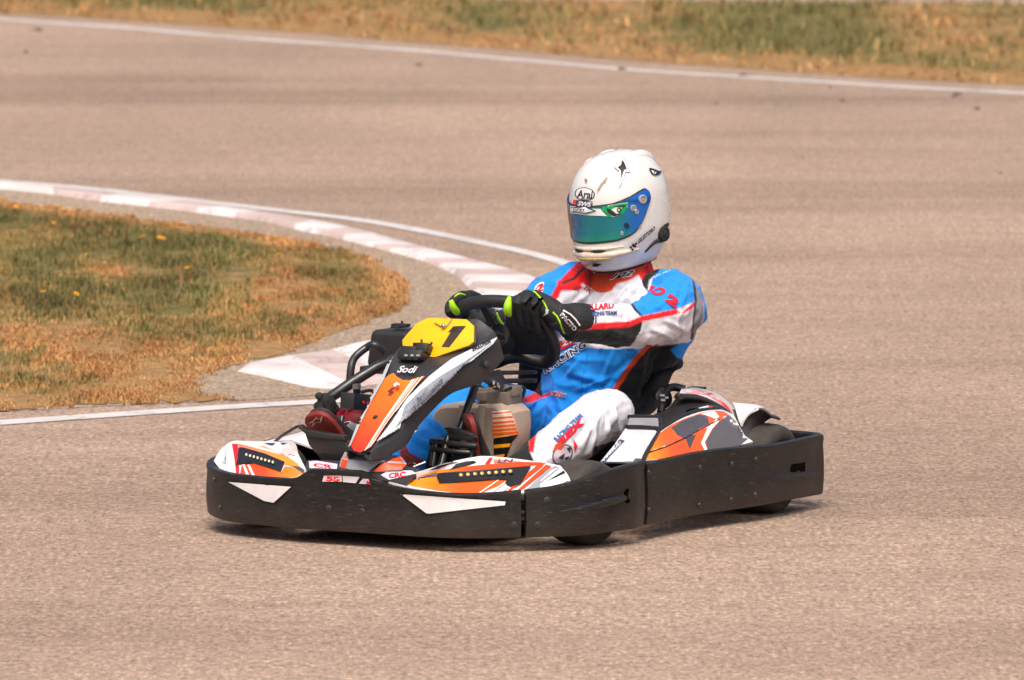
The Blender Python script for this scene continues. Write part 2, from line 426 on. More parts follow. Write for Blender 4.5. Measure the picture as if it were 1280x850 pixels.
# far white edge line, verge and service road
far = [(-700, -32), (-160, 10), (0, 24), (160, 35), (320, 49), (480, 60), (640, 74), (800, 88), (960, 98), (1120, 108), (1290, 117), (1450, 124), (1900, 143)]
L, R = strip_px(far, [(0, .10), (1, .12)], .0015, 60)
mb = MB().grid([L, R]); tag(mb.build('far_edge_line', M['line']), kind='structure')
near = [(-700, 572), (-230, 545), (0, 529), (150, 518.5), (300, 508.5), (430, 501), (540, 493), (620, 485), (700, 468), (752, 440), (770, 400), (750, 352), (690, 324.5), (577, 299), (459, 277), (340, 262.5), (225, 249), (110, 236), (0, 226.5), (-150, 212), (-700, 163)]
L, R = strip_px(near, [(0, .145), (.3, .135), (.42, .11), (.5, .08), (.60, .10), (.8, .11), (1, .11)], .003, 200)
mb = MB().grid([L, R]); tag(mb.build('inner_edge_line', M['line']), kind='structure')
# verge beyond the track
vlow = [(-800, -46), (-260, 3), (0, 17), (100, 22), (200, 29), (300, 36), (400, 43), (500, 52), (600, 60), (700, 68), (800, 77), (900, 84), (1000, 91), (1100, 98), (1200, 103), (1290, 107), (1500, 116), (2000, 137)]
vhigh = [(-800, -56), (-260, -14), (0, -11), (300, -7), (540, -1), (700, 1.5), (900, 3), (1100, 4.5), (1290, 6), (1500, 8), (2000, 10)]
def poly_world(px): return [G(x, y) for x, y in px]
island_px = [(-700, 185), (-260, 228), (-60, 243), (0, 249), (50, 258), (110, 266), (170, 273), (240, 282), (300, 290), (345, 297), (400, 307), (450, 321), (490, 338), (512, 356), (518, 374), (500, 390), (462, 402), (425, 414), (388, 432), (350, 444), (312, 452), (272, 463), (250, 469), (238, 480), (262, 495), (300, 501), (211, 503.5), (117, 506), (60, 510), (0, 514), (-60, 518), (-260, 532), (-700, 560)]
def inside(x, y, poly):
    c = False; j = len(poly)-1
    for i in range(len(poly)):
        xi, yi = poly[i][0], poly[i][1]; xj, yj = poly[j][0], poly[j][1]
        if (yi > y) != (yj > y) and x < (xj-xi)*(y-yi)/(yj-yi)+xi: c = not c
        j = i
    return c
def edist(x, y, poly):
    d = 1e9; j = len(poly)-1
    for i in range(len(poly)):
        ax, ay, bx, by = poly[j][0], poly[j][1], poly[i][0], poly[i][1]; vx, vy = bx-ax, by-ay
        t = max(0, min(1, ((x-ax)*vx+(y-ay)*vy)/max(1e-9, vx*vx+vy*vy)))
        d = min(d, math.hypot(x-ax-vx*t, y-ay-vy*t)); j = i
    return d
_ec = {}
_edist = edist
def edist(x, y, poly):
    if len(poly) < 40: return _edist(x, y, poly)
    qx, qy = x/.06, y/.25; i, j = math.floor(qx), math.floor(qy); fx, fy = qx-i, qy-j
    def g(a, b_):
        k = (a, b_, len(poly))
        if k not in _ec: _ec[k] = _edist(a*.06, b_*.25, poly)
        return _ec[k]
    return (g(i, j)*(1-fx)+g(i+1, j)*fx)*(1-fy)+(g(i, j+1)*(1-fx)+g(i+1, j+1)*fx)*fy
def turf_z(x, y, d, z, hump): return z+min(1, d/.5)*hump*(.6+.8*noise.noise(V((x*1.3, y*.6, 3))))
def turf(name, outline, gx, gy, z, hump, dryf):
    """ground sheet under the grass, with a dry-edge attribute"""
    poly = [(p.x, p.y) for p in outline]; bm = bmesh.new(); bm.faces.new([bm.verts.new((x, y, 0)) for x, y in poly]); bmesh.ops.triangulate(bm, faces=bm.faces[:])
    xs = [p[0] for p in poly]; ys = [p[1] for p in poly]
    for ax, lo, hi, st in ((0, min(xs), max(xs), gx), (1, min(ys), max(ys), gy)):
        x = lo+st
        while x < hi:
            co = [0, 0, 0]; co[ax] = x; no = [0, 0, 0]; no[ax] = 1
            bmesh.ops.bisect_plane(bm, geom=bm.verts[:]+bm.edges[:]+bm.faces[:], dist=1e-5, plane_co=co, plane_no=no); x += st
    dl = []
    for v in bm.verts:
        d = edist(v.co.x, v.co.y, poly); v.co.z = turf_z(v.co.x, v.co.y, d, z, hump); dl.append(dryf(v.co.x, v.co.y, d))
    me = bpy.data.meshes.new(name); bm.to_mesh(me); bm.free(); me.materials.append(M['soil'])
    at = me.attributes.new('dry', 'FLOAT', 'POINT'); at.data.foreach_set('value', dl)
    me.polygons.foreach_set('use_smooth', [True]*len(me.polygons))
    o = bpy.data.objects.new(name, me); COL.objects.link(o); tag(o, kind='structure'); return o
def wpx(x, y, z=0.0):
    dy = y+CAM_D; dz = z-CAM_H; c, s = math.cos(CAM_P), math.sin(CAM_P); dep = dy*c-dz*s
    return W0/2+CAM_F*x/dep, H0/2-CAM_F*(dy*s+dz*c)/dep
def ragged(px, amp, step=7):
    out = []
    for (x0, y0), (x1, y1) in zip(px, px[1:]+px[:1]):
        n = max(1, int(math.hypot(x1-x0, y1-y0)/step))
        for i in range(n):
            t = i/n; x, y = x0+(x1-x0)*t, y0+(y1-y0)*t
            out.append((x+noise.noise(V((x*.09, y*.09, 1)))*amp*2.2+noise.noise(V((x*.31, y*.31, 7)))*amp, y+noise.noise(V((x*.10, y*.16, 4)))*amp*.8+noise.noise(V((x*.33, y*.33, 9)))*amp*.5))
    return out
island_px = ragged(island_px, 5)
isl = poly_world(island_px); isl2 = [(p.x, p.y) for p in isl]
green_spots = [(260, 320, 60, 18), (60, 330, 60, 20), (310, 345, 70, 20), (130, 400, 110, 24), (40, 290, 60, 18), (170, 370, 90, 25), (400, 345, 40, 14), (80, 463, 45, 9), (20, 452, 50, 12), (390, 320, 45, 11), (255, 372, 60, 18), (60, 400, 90, 22), (120, 480, 60, 8), (200, 330, 70, 22), (355, 372, 40, 10)]
def dry_island(x, y, d):
    d = edist(x, y, isl2)
    px, py = wpx(x, y); g = 0
    for cx, cy, rx, ry in green_spots: g = max(g, math.exp(-(((px-cx)/rx)**2+((py-cy)/ry)**2)))
    n = noise.noise(V((x*2.2, y*.55, 1)))*.35
    edge = max(0, 1-d/.32)
    edge = max(edge, .52*max(0, min(1, (py-385+noise.noise(V((x*3, y, 8)))*50)/55)), .55*max(0, min(1, (px-285+noise.noise(V((x*3, y, 5)))*90)/90)))
    return max(0, min(1, .50+edge*.62-g*.28+n*1.75))
turf('island_turf', isl, .12, .6, .003, .02, dry_island)
verge_poly = poly_world(vlow)+poly_world(vhigh)[::-1]; verge2 = [(p.x, p.y) for p in verge_poly]; vlow_w = [(p.x, p.y) for p in poly_world(vlow)]
def dline(x, y, ln):
    d = 1e9
    for a, b in zip(ln, ln[1:]):
        vx, vy = b[0]-a[0], b[1]-a[1]; t = max(0, min(1, ((x-a[0])*vx+(y-a[1])*vy)/(vx*vx+vy*vy))); d = min(d, math.hypot(x-a[0]-vx*t, y-a[1]-vy*t))
    return d
def dry_verge(x, y, d):
    e = dline(x, y, vlow_w)
    n = noise.noise(V((x*.9, y*.13, 5)))*.9+noise.noise(V((x*2.6, y*.4, 9)))*.4
    return max(0, min(1, max(1.10-e/1.1, .34+n*.6)))
turf('verge_turf', verge_poly, .5, 1.5, .003, .03, dry_verge)
tag(MB().add([(-60, 99, .012), (60, 99, .012), (60, 140, .012), (-60, 140, .012)], [(0, 1, 2, 3)]).build('service_road', M['asphalt_far']), kind='structure')
# concrete apron between kerb and grass
outer = [(-260, 205), (-120, 218), (0, 229), (126, 242), (225, 253), (340, 268.5), (429, 284.5), (518, 307), (592, 326), (667, 348), (706, 372), (690, 402), (640, 434), (560, 463), (480, 480), (409, 487), (366, 480), (333, 472.5), (297.5, 465)]
inner = [(-260, 212), (-120, 226), (0, 237), (56, 242.5), (118, 251.6), (169, 257), (253, 267.6), (326, 277.5), (384, 291), (423, 299), (482, 314), (521, 324.6), (548, 335), (571.6, 347), (586, 362), (588, 378), (572, 396), (530, 414), (470, 428), (437, 434), (409, 442), (358, 449.5), (330, 456), (297, 464.6)]
apron = poly_world([(-700, 167), (-260, 208), (0, 233), (225, 257), (429, 290), (521, 315), (600, 345), (610, 380), (560, 420), (470, 455), (400, 484), (430, 492), (330, 499), (200, 504.5), (0, 515), (-260, 533), (-700, 561)])
world_mesh('kerb_apron', [apron], M['concrete'], .0015)
# ---- painted kerb, raised a little, blocks alternate
O = spl([G(x, y) for x, y in outer], 240); I = spl([G(x, y) for x, y in inner], 240)
def nearest(arr, px, py):
    p = G(px, py); return min(range(len(arr)), key=lambda i: (arr[i]-p).length)
# block boundaries: (outer pixel, inner pixel)
bounds = [((-255, 206), (-258, 212)), ((-120, 218), (-150, 223)), ((60, 235.5), (68, 244)), ((150, 244.5), (128, 252.5)), ((228, 253.5), (185, 259)), ((285, 260.5), (247, 267)), ((322, 266), (296, 273)), ((390, 277), (364, 287)), ((438, 286.5), (402, 294.5)), ((468, 294), (426, 300)), ((524, 308.5), (468, 310)), ((542, 313), (486, 315)), ((588, 325), (527, 327)), ((607, 331), (549, 335.5)), ((640, 339.5), (566, 343)), ((665, 346), (577, 351)), ((690, 358), (583, 359)), ((706, 372), (587, 366)), ((704, 385), (588, 378)), ((680, 410), (575, 394)), ((640, 434), (545, 408)), ((560, 463), (470, 428)), ((490, 477), (409, 442)), ((436, 485), (358, 449.5)), ((297.5, 465), (297, 464.6))]
ii = [(nearest(O, *a), nearest(I, *b)) for a, b in bounds]
ii[0] = (0, 0); ii[-1] = (239, 239)
for i in range(1, len(ii)): ii[i] = (max(ii[i][0], ii[i-1][0]), max(ii[i][1], ii[i-1][1]))
mb = MB()
for k in range(len(ii)-1):
    (o0, i0), (o1, i1) = ii[k], ii[k+1]; nseg = 8; rows = []
    for prof_t, z in ((0, .0005), (.04, .010), (.5, .016), (.93, .022), (1.0, .0005)):
        row = []
        for s_ in range(nseg+1):
            t = s_/nseg; a = O[min(239, round(o0+(o1-o0)*t))]; fo = o0+(o1-o0)*t; fi = i0+(i1-i0)*t
            def at(arr, f): j = min(238, int(f)); return arr[j].lerp(arr[j+1], f-j)
            p = at(O, fo).lerp(at(I, fi), prof_t); tip = min(1, (at(O, fo)-at(I, fi)).length/.3)
            row.append(V((p.x, p.y, .0015+z*tip)))
        rows.append(row)
    mb.grid(rows, mi=k % 2)
kerb = mb.build('kerb', [M['kerb_pink'], M['kerb_white']], angle=180); tag(kerb, kind='structure')
# ---- grass blades (ground cover)
def blades(name, poly, npts, hmin, hmax, wid, dryf, bb, zoff, label, edgej=.05):
    vs = []; fs = []; cols = []; cnt = 0; tries = 0
    while cnt < npts and tries < npts*6:
        tries += 1; x = random.uniform(bb[0], bb[1]); y = random.uniform(bb[2], bb[3])
        px, py = wpx(x, y)
        jx, jy = noise.noise(V((x*30, y*8, 0)))*edgej, noise.noise(V((x*30, y*8, 9)))*edgej*4
        if px < -420 or px > 1500 or not inside(x+jx, y+jy, poly): continue
        cl = noise.noise(V((x*5, y*2.2, 2)))
        if random.random() > .62+cl: continue
        d = dryf(x, y, 0)+noise.noise(V((x*9, y*5, 4)))*.35; cnt += 1
        h = random.uniform(hmin, hmax)*(1.2 if d < .45 else .8)*(1+cl); a = random.uniform(0, 6.28); lean = random.uniform(.2, 1.1)*h
        if d > .75: lean *= 1.5; h *= .7
        w = wid*random.uniform(.6, 1.3); h *= 1.9 if random.random() < .05 else 1; dx, dy = math.cos(a), math.sin(a); b = len(vs)
        z0 = turf_z(x, y, edist(x, y, poly) if inside(x, y, poly) else 0, .003, zoff)-.002
        vs += [(x-dy*w, y+dx*w, z0), (x+dy*w, y-dx*w, z0), (x+dx*lean*.4+dy*w*.6, y+dy*lean*.4-dx*w*.6, z0+h*.65), (x+dx*lean*.4-dy*w*.6, y+dy*lean*.4+dx*w*.6, z0+h*.65), (x+dx*lean, y+dy*lean, z0+h)]
        fs += [(b, b+1, b+2, b+3), (b+3, b+2, b+4)]
        r = random.random()
        if d > .66:
            c = [(.60, .27, .09), (.68, .36, .14), (.50, .23, .08), (.72, .44, .20), (.38, .19, .07)][int(r*5)]
        elif d > .36:
            c = [(.44, .27, .10), (.31, .23, .085), (.22, .195, .07), (.54, .31, .12), (.17, .165, .055)][int(r*5)]
        else:
            c = [(.15, .155, .048), (.21, .19, .065), (.11, .13, .042), (.27, .21, .085), (.36, .26, .11)][int(r*5)]
        k = random.uniform(.58, 1.0)*(1+.45*noise.noise(V((x*3.1, y*1.1, 6)))); cols += [v for _ in range(5) for v in (c[0]*k, c[1]*k, c[2]*k, 1)]
    me = bpy.data.meshes.new(name); me.from_pydata(vs, [], fs); me.materials.append(M['blade'])
    ca = me.color_attributes.new('Col', 'FLOAT_COLOR', 'POINT'); ca.data.foreach_set('color', cols)
    o = bpy.data.objects.new(name, me); COL.objects.link(o); tag(o, label, 'grass', kind='stuff'); return o
bx = [p[0] for p in isl2]; by = [p[1] for p in isl2]
blades('island_grass', isl2, 190000, .010, .028, .0020, dry_island, (max(min(bx), -4.2), max(bx), min(by), max(by)), .02, 'scorched orange and green grass on the island inside the bend')
bx = [p[0] for p in verge2]; by = [p[1] for p in verge2]
blades('verge_grass', verge2, 90000, .02, .055, .0055, dry_verge, (-8.5, 9.5, min(by), 101), .03, 'green and straw grass verge beyond the far white line')
# ---- yellow flowers of the island
fl_px = [(182, 295), (199, 294), (204, 298), (112, 313), (68, 276), (130, 351), (57, 376), (92, 365), (13, 315), (35, 341), (56, 364), (235, 333), (322, 324), (92, 446), (20, 256), (240, 286), (150, 290), (273, 327), (36, 377), (350, 318)]
mp = mat('yellow_petals', rgb(232, 158, 16), .6, vary=.1); mst = mat('flower_stalk', (.08, .12, .04), .7)
def flower_parts(root):
    mb = MB(); n = 9
    for i in range(n):
        a = 2*math.pi*i/n; u = V((math.cos(a), math.sin(a), 0)); w = V((-u.y, u.x, 0))
        c = V((0, 0, .052)); mb.add([c+u*.003-w*.002, c+u*.003+w*.002, c+u*.016+w*.005+V((0, 0, .006)), c+u*.022+V((0, 0, .004)), c+u*.016-w*.005+V((0, 0, .006))], [(0, 1, 2, 3, 4)])
    mb.ell((0, 0, .053), (.006, .006, .006)); p = mb.build('blossom', mp, root, solid=.0012)
    s = MB().tube([(0, 0, 0), (.002, .001, .03), (0, 0, .052)], .0016, 6).build('stem', mst, root); return p, s
proto = None
lab = ['yellow dandelion-like flower low in the dry island grass']
for i, (x, y) in enumerate(fl_px):
    g = G(x, y+14); r = bpy.data.objects.new('wild_flower', None); COL.objects.link(r); r.location = (g.x, g.y, .012); r.rotation_euler = (random.uniform(-.5, .5)+.3, random.uniform(-.4, .4), random.uniform(0, 6)); s = random.uniform(.42, .72); r.scale = (s, s, s)
    tag(r, 'small yellow wild flower growing in the island grass', 'flower', 'yellow wild flowers on the island')
    if proto is None: proto = flower_parts(r)
    else:
        for q in proto: c = q.copy(); COL.objects.link(c); c.parent = r
# ---- clods of dirt on the far side of the track
mclod = mat('dirt_clod', (.10, .065, .05), .95, bump=.6, bscale=60)
for i, (x, y, rw) in enumerate([(776, 87, .035), (930, 95, .045), (1053, 127, .02), (1038, 110, .018), (1196, 119, .035), (1222, 137, .028), (1192, 122, .02), (48, 38, .05), (33, 66, .025), (524, 82, .03), (896, 131, .02), (1250, 218, .014)]):
    g = G(x, y); rw *= .5; mb = MB(); mb.ell((0, 0, .004), (rw, rw*.8, rw*.4), seg=14, rings=9)
    for v in mb.v: v += V((noise.noise(v*60+V((i, 0, 0))), noise.noise(v*60+V((0, i, 5))), noise.noise(v*60+V((9, 0, i)))))*rw*.35
    for j in range(3): mb.ell((random.uniform(-1, 1)*rw*1.8, random.uniform(-1, 1)*rw*1.5, .003), (rw*.3, rw*.3, rw*.2), seg=8, rings=5)
    o = mb.build('dirt_clod', mclod, angle=180); o.location = (g.x, g.y, .002)
    tag(o, 'small dark clod of dirt lying on the track asphalt', 'dirt clod', 'dirt clods on the track')
# ------------------------------------------------------------------ light
w = bpy.data.worlds.new('World'); S.world = w; w.use_nodes = True; nt = w.node_tree
bg = nt.nodes['Background']; sky = nt.nodes.new('ShaderNodeTexSky'); sky.sky_type = 'NISHITA'; sky.sun_disc = False
EL, AZ = math.radians(58), math.radians(184)     # veiled sun, high and to the left behind the camera
sky.sun_elevation = EL; sky.sun_rotation = AZ; sky.air_density = 1.0; sky.dust_density = 7.0; sky.ozone_density = 1.0
nt.links.new(sky.outputs[0], bg.inputs[0]); bg.inputs[1].default_value = .14
sd = bpy.data.lights.new('sun', 'SUN'); sd.energy = 1.75; sd.angle = math.radians(26); sd.color = (1, .95, .88)
so = bpy.data.objects.new('sun', sd); COL.objects.link(so)
sv = V((math.sin(AZ)*math.cos(EL), math.cos(AZ)*math.cos(EL), math.sin(EL))); so.rotation_euler = (-sv).to_track_quat('-Z', 'Y').to_euler()
S.view_settings.view_transform = 'Standard'; S.view_settings.look = 'None'; S.view_settings.gamma = 1; S.view_settings.exposure = 0.30
S.render.resolution_x = 1024; S.render.resolution_y = 680
# ================================================================== go-kart
kart = bpy.data.objects.new('go_kart', None); COL.objects.link(kart); kart.matrix_world = K2W
tag(kart, 'racing go-kart with orange and white bodywork and black skirts cornering on the asphalt', 'go-kart')
# ---- bumper skirts: plan curve (x, y, z_bottom, z_top)
def skirt(name, pts, n, prof, parent=kart, thick=.022):
    c = spl([V((p[0], p[1], 0)) for p in pts], n); L = [0]
    P3 = [V((p[0], p[1], 0)) for p in pts]
    # parameters of the controls along the curve
    idx = [min(range(n), key=lambda i: (c[i]-q).length) for q in P3]; idx[0] = 0; idx[-1] = n-1
    zb = [(idx[k], pts[k][2]) for k in range(len(pts))]; zt = [(idx[k], pts[k][3]) for k in range(len(pts))]
    rows = []
    for i in range(n):
        t = (c[min(i+1, n-1)]-c[max(i-1, 0)]).normalized(); out = V((t.y, -t.x, 0)) if True else None
        b = lerpT(zb, i)[0]; tp = lerpT(zt, i)[0]
        rows.append([c[i]+out*(o)+V((0, 0, b+(tp-b)*h)) for h, o in prof])
    return MB().grid(rows, cu=True, caps=True)
# closed cross-section (height fraction, outward offset)
prof = [(0, -.018), (0, -.004), (.05, 0), (.3, .004), (.6, .003), (.86, 0), (.93, .003), (.985, .001), (1.0, -.006), (1.0, -.020), (.97, -.026), (.85, -.024), (.4, -.022), (.05, -.022)]
front = [(.50, -.735, .055, .21), (.60, -.715, .05, .21), (.715, -.665, .05, .208), (.80, -.60, .05, .20), (.87, -.50, .045, .195), (.915, -.36, .045, .195), (.935, -.25, .045, .197),
         (.940, -.215, .045, .200), (.942, -.165, .045, .232), (.945, 0, .045, .235), (.947, .022, .045, .233), (.947, .06, .045, .215), (.950, .11, .045, .197), (.952, .2, .045, .187), (.945, .3, .045, .182), (.915, .39, .045, .182), (.87, .455, .045, .185), (.825, .505, .045, .19)]
front = [(x, y, zb, zt) for x, y, zb, zt in front]
def flipdir(p): return p
fb = skirt('front_bumper', front, 110, prof).build('front_bumper', M['skid'], kart, angle=50)
side_f = [(.815, .517, .045, .19), (.76, .575, .045, .198), (.69, .635, .045, .215), (.60, .688, .05, .24), (.50, .71, .05, .25), (.43, .705, .05, .25), (.385, .69, .05, .25), (.335, .655, .05, .25)]
def mirror(l): return [(x, -y, a, b) for x, y, a, b in l][::-1]
sg = skirt('g', side_f, 50, prof).build('wheel_guard', M['skid'], kart, angle=50)
side_r = [(.365, .690, .05, .238), (.30, .692, .05, .24), (.1, .690, .05, .243), (0, .70, .05, .245), (-.1, .715, .05, .245), (-.22, .735, .05, .24), (-.33, .745, .05, .235), (-.5, .748, .05, .235), (-.715, .737, .045, .235)]
pb = skirt('p', side_r, 70, prof).build('side_bumper', M['skid'], kart, angle=50)
pbr = skirt('p', mirror(side_r), 60, prof).build('side_bumper', M['skid'], kart, angle=50)
sgr = skirt('p', mirror([(.52, .715, .05, .21), (.45, .72, .05, .22), (.37, .70, .05, .23)]), 20, prof).build('wheel_guard', M['skid'], kart, angle=50)
rearb = [(-.715, .73, .045, .235), (-.765, .69, .045, .235), (-.80, .5, .045, .235), (-.82, 0, .05, .235), (-.815, -.5, .045, .235), (-.80, -.70, .045, .235), (-.755, -.74, .045, .235)]
rb = skirt('p', rearb, 70, prof).build('rear_bumper', M['skid'], kart, angle=50)
# handle recesses painted black, bolts, pad triangles on the skirts
def blob(c, r, n): # small bolt, returns MB
    return MB()
def bolt_on(ob, pxs, r=.0068, parent=None):
    bv = BVHTree.FromPolygons([v.co.copy() for v in ob.data.vertices], [list(p.vertices) for p in ob.data.polygons]); mb = MB()
    for x, y in pxs:
        o, d = kray(x, y); h = bv.ray_cast(o, d)
        if h[0] is None: continue
        nn = h[1] if h[1].dot(d) < 0 else -h[1]
        MB().lathe([(-.001, r*1.5), (.0012, r*1.5), (.0022, r), (.0045, r*.85), (.005, r*.4), (.003, r*.3), (.003, 0)], h[0], nn, 14).build('bolt', M['bolt'], parent or ob)
bolt_on(fb, [(411, 635), (453, 639), (655-2, 626), (643, 656), (275, 634), (268, 599)])
bolt_on(sg, [(684, 625), (672, 656)])
bolt_on(pb, [(811, 590), (811, 637), (875, 584), (874, 631), (915, 580), (914, 624), (945, 574), (944, 618)])
st = Sticker(fb)
# white triangles, sunk lamps
tri1 = [(285.5, 602.5), (364, 608.5), (342, 628.5), (330, 626)]; tri2 = [(501, 617.5), (632, 627), (631, 631.5), (537, 642), (533, 641.5)]
for t in (tri1, tri2):
    cx = sum(p[0] for p in t)/len(t); cy = sum(p[1] for p in t)/len(t)
    big = [(x+(x-cx)*.06+(1.2 if x > cx else -1.2), y+(y-cy)*.12+(1 if y > cy else -1)) for x, y in t]
    st.poly(big, (.006, .006, .006, 1)); st.poly(t, rgb(222, 216, 216))
# row of stickers in the raised centre
st.poly([(403, 602), (405, 594.5), (427, 594.5), (428, 602)], rgb(232, 190, 200)); st.text('55', (408, 601), (425, 601.5), (0, -5.5), RED, bold=.05)
st.poly([(429, 602.5), (428.5, 594.7), (450, 596), (445, 604)], rgb(206, 202, 206)); st.poly([(449, 604.5), (454, 598), (461, 599), (463.5, 605.5)], rgb(205, 190, 210)); st.poly([(458, 605), (459.5, 600), (463, 603), (463, 605.5)], RED)
st.done()
st = Sticker(sg)
st.poly([(780, 615), (783, 611), (786.5, 611), (785, 617), (785, 622), (788, 627), (784, 630), (780.5, 626)], (0, 0, 0, 1)); st.done()  # flat black patch stands for the dark inside of a handle recess
st = Sticker(pb)
st.poly([(988.5, 584), (990, 580.5), (1000, 579), (1006.5, 577.5), (1006.5, 589), (1001, 590), (999, 587.5), (993, 590.5), (988, 590)], (0, 0, 0, 1)); st.done()  # handle hole: its inner shade painted as pure black on the skirt
# long pressed ridge in the side skirt
mb = MB(); rr = spl([KY(946, 598, .739), KY(985, 597, .742), KY(1024, 590, .732)], 20)
mb.tube(rr, [.004, .013, .015, .015, .008], 10, smooth=False); mb.build('pressed_ridge', M['skid'], pb)
mb = MB(); rr = [KY(700, 640, .637), KY(745, 632, .694), KY(780, 622, .700), KY(790, 618, .675)]
mb.tube(rr, [.003, .012, .014, .004], 10); mb.build('pressed_ridge', M['skid'], sg)
# ---- wheels
def wheel(x, y, r, w, steer, side, name='wheel'):
    root = bpy.data.objects.new(name, None); COL.objects.link(root); root.parent = kart; root.location = (x, y, r); root.rotation_euler = (0, 0, steer)
    h = w/2
    prof = [(-h*.8, r*.50), (-h*.98, r*.58), (-h*1.04, r*.72), (-h*1.0, r*.86), (-h*.9, r*.945), (-h*.72, r*.985), (-h*.4, r*1.0), (0, r*1.004), (h*.4, r*1.0), (h*.72, r*.985), (h*.9, r*.945), (h*1.0, r*.86), (h*1.04, r*.72), (h*.98, r*.58), (h*.8, r*.50)]
    # worn grooves near the shoulder
    MB().lathe(prof, (0, 0, 0), (0, 1, 0), 72).build('tyre', M['tyre'], root, angle=60)
    rp = [(-h*.82, r*.52), (-h*.86, r*.47), (-h*.5, r*.42), (-h*.35, r*.2), (-h*.35, 0)]
    mb = MB(); mb.lathe(rp, (0, 0, 0), (0, 1, 0), 40); mb.lathe([(-a, b) for a, b in rp], (0, 0, 0), (0, 1, 0), 40)
    mb.lathe([(-h*1.0, .016), (-h*1.0, .001)], (0, 0, 0), (0, 1, 0), 12)
    for k in range(3):
        a = k*2.094; mb.cyl((math.cos(a)*r*.3, side*h*.3, math.sin(a)*r*.3), (math.cos(a)*r*.3, side*h*.5, math.sin(a)*r*.3), .008, 8)
    mb.build('rim', M['grey_black'], root, angle=40); return root
wheel(.535, .555, .129, .135, -.16, 1); wheel(.535, -.545, .129, .135, -.18, -1)
wheel(-.52, .60, .141, .19, 0, 1); wheel(-.52, -.60, .141, .19, 0, -1)
# ---- floor tray and tube frame
mb = MB(); mb.prism([(.80, -.30, .045), (.80, .30, .045), (.45, .33, .045), (-.2, .33, .045), (-.75, .3, .045), (-.75, -.3, .045), (-.2, -.33, .045), (.45, -.33, .045)], (0, 0, .005)); mb.build('floor_tray', M['matte_black'], kart)
mb = MB()
for sgn in (-1, 1):
    mb.tube([(.84, .30*sgn, .075), (.5, .32*sgn, .07), (.1, .36*sgn, .07), (-.3, .34*sgn, .07), (-.78, .3*sgn, .09)], .016, 12)
    mb.tube([(.3, .33*sgn, .075), (.28, .5*sgn, .08), (.0, .6*sgn, .08), (-.25, .6*sgn, .08), (-.35, .36*sgn, .08)], .012, 10)
    mb.cyl((.535, .30*sgn, .11), (.535, .47*sgn, .125), .014, 12); mb.cyl((.6, .05*sgn, .12), (.58, .46*sgn, .13), .008, 10)
mb.cyl((.80, -.30, .075), (.80, .30, .075), .016); mb.cyl((.2, -.35, .07), (.2, .35, .07), .014); mb.cyl((-.52, -.55, .14), (-.52, .55, .14), .020)
mb.build('chassis_frame', M['frame'], kart)
# ---- front corner bodywork under the skirts' lip
def panel(name, rails, n, across, mats, thick=.006, angle=32, parent=kart):
    return MB().grid(loft(rails, n, across)).build(name, mats, parent, angle=angle, solid=thick, offs=0)
# right (far) corner panel
ra = [KX(268, 577, .74), KX(278, 588, .80), KX(300, 595.5, .86), KX(330, 600, .90), KX(362, 598.5, .915), KX(386, 594, .915)]
rb_ = [KX(272, 569, .725), KX(284, 575, .76), KX(303, 580, .79), KX(330, 586, .82), KX(358, 589, .83), KX(384, 591, .84)]
rc = [KX(277, 562, .70), KX(290, 553.5, .69), KX(310, 554, .69), KX(335, 558, .70), KX(358, 570, .72), KX(380, 583, .76)]
rd = [KX(283, 557, .67), KX(292, 552, .66), KX(315, 552.5, .655), KX(340, 552.5, .65), KX(366, 553.5, .65), KX(372, 568, .69)]
re_ = [p+V((-.02, 0, -.10)) for p in rd]
fp = panel('corner_panel', [ra, rb_, rc, rd, re_], 30, 4, M['white_plastic'])
st = Sticker(fp)
YO = grad((385, 595), AMBER, (330, 590), ORANGE)
st.poly([(303, 576), (316, 579), (345, 585.5), (352, 590), (356, 583), (366, 584), (381, 592.5), (376, 596), (350, 599), (326, 598), (300, 594), (302, 583)], YO)
for dx in (0, 6.5): st.poly([(302.5+dx, 580+dx*.2), (305.5+dx, 580+dx*.2), (313+dx*1.15, 597+dx*.15), (309+dx*1.15, 596.5+dx*.15)], WHITE)
st.poly([(290, 555), (297, 555), (299, 566), (299, 592), (295.5, 592), (293, 572)], rgb(215, 30, 45))
st.poly([(297, 555), (330, 558), (356, 569), (372, 580), (376, 586), (350, 579), (322, 568), (300, 561)], grad((300, 560), rgb(244, 118, 96), (376, 584), AMBER))
st.poly([(299, 555), (318, 556.5), (346, 565), (352, 569), (322, 561)], rgb(250, 205, 200))
st.poly([(330, 554.2), (344, 554), (341, 556.8), (337, 556.5)], rgb(60, 62, 105)); st.poly([(350, 554), (360, 554.2), (353, 556)], rgb(60, 62, 105))
st.poly([(352, 560), (367, 560), (369, 570), (362, 568), (358, 572), (352, 566)], rgb(246, 190, 190)); st.poly([(361, 554.5), (367.5, 555), (370, 563), (365, 561)], rgb(246, 190, 190))
st.poly([(374, 584), (379, 587), (385, 592.5), (381, 593), (366, 583)], DGREY)
st.poly([(298.5, 560), (303, 559.5), (330, 567), (356, 578), (351, 590.5), (344, 588), (318, 579.5), (304, 575), (297, 581), (294.5, 583), (297, 575)], (.014, .014, .015, 1))
st.poly([(277, 566), (282, 563), (280, 572), (283, 580), (279, 578)], SILVER)
for i in range(8):
    x, y = 308.5+i*4.7, 569.2+i*1.45; st.circ(x, y, 2.0, (.05, .05, .05, 1), ry=2.3, cell=9); st.circ(x-.3, y-.3, 1.35, rgb(215, 205, 170), ry=1.7, cell=9)
st.done()
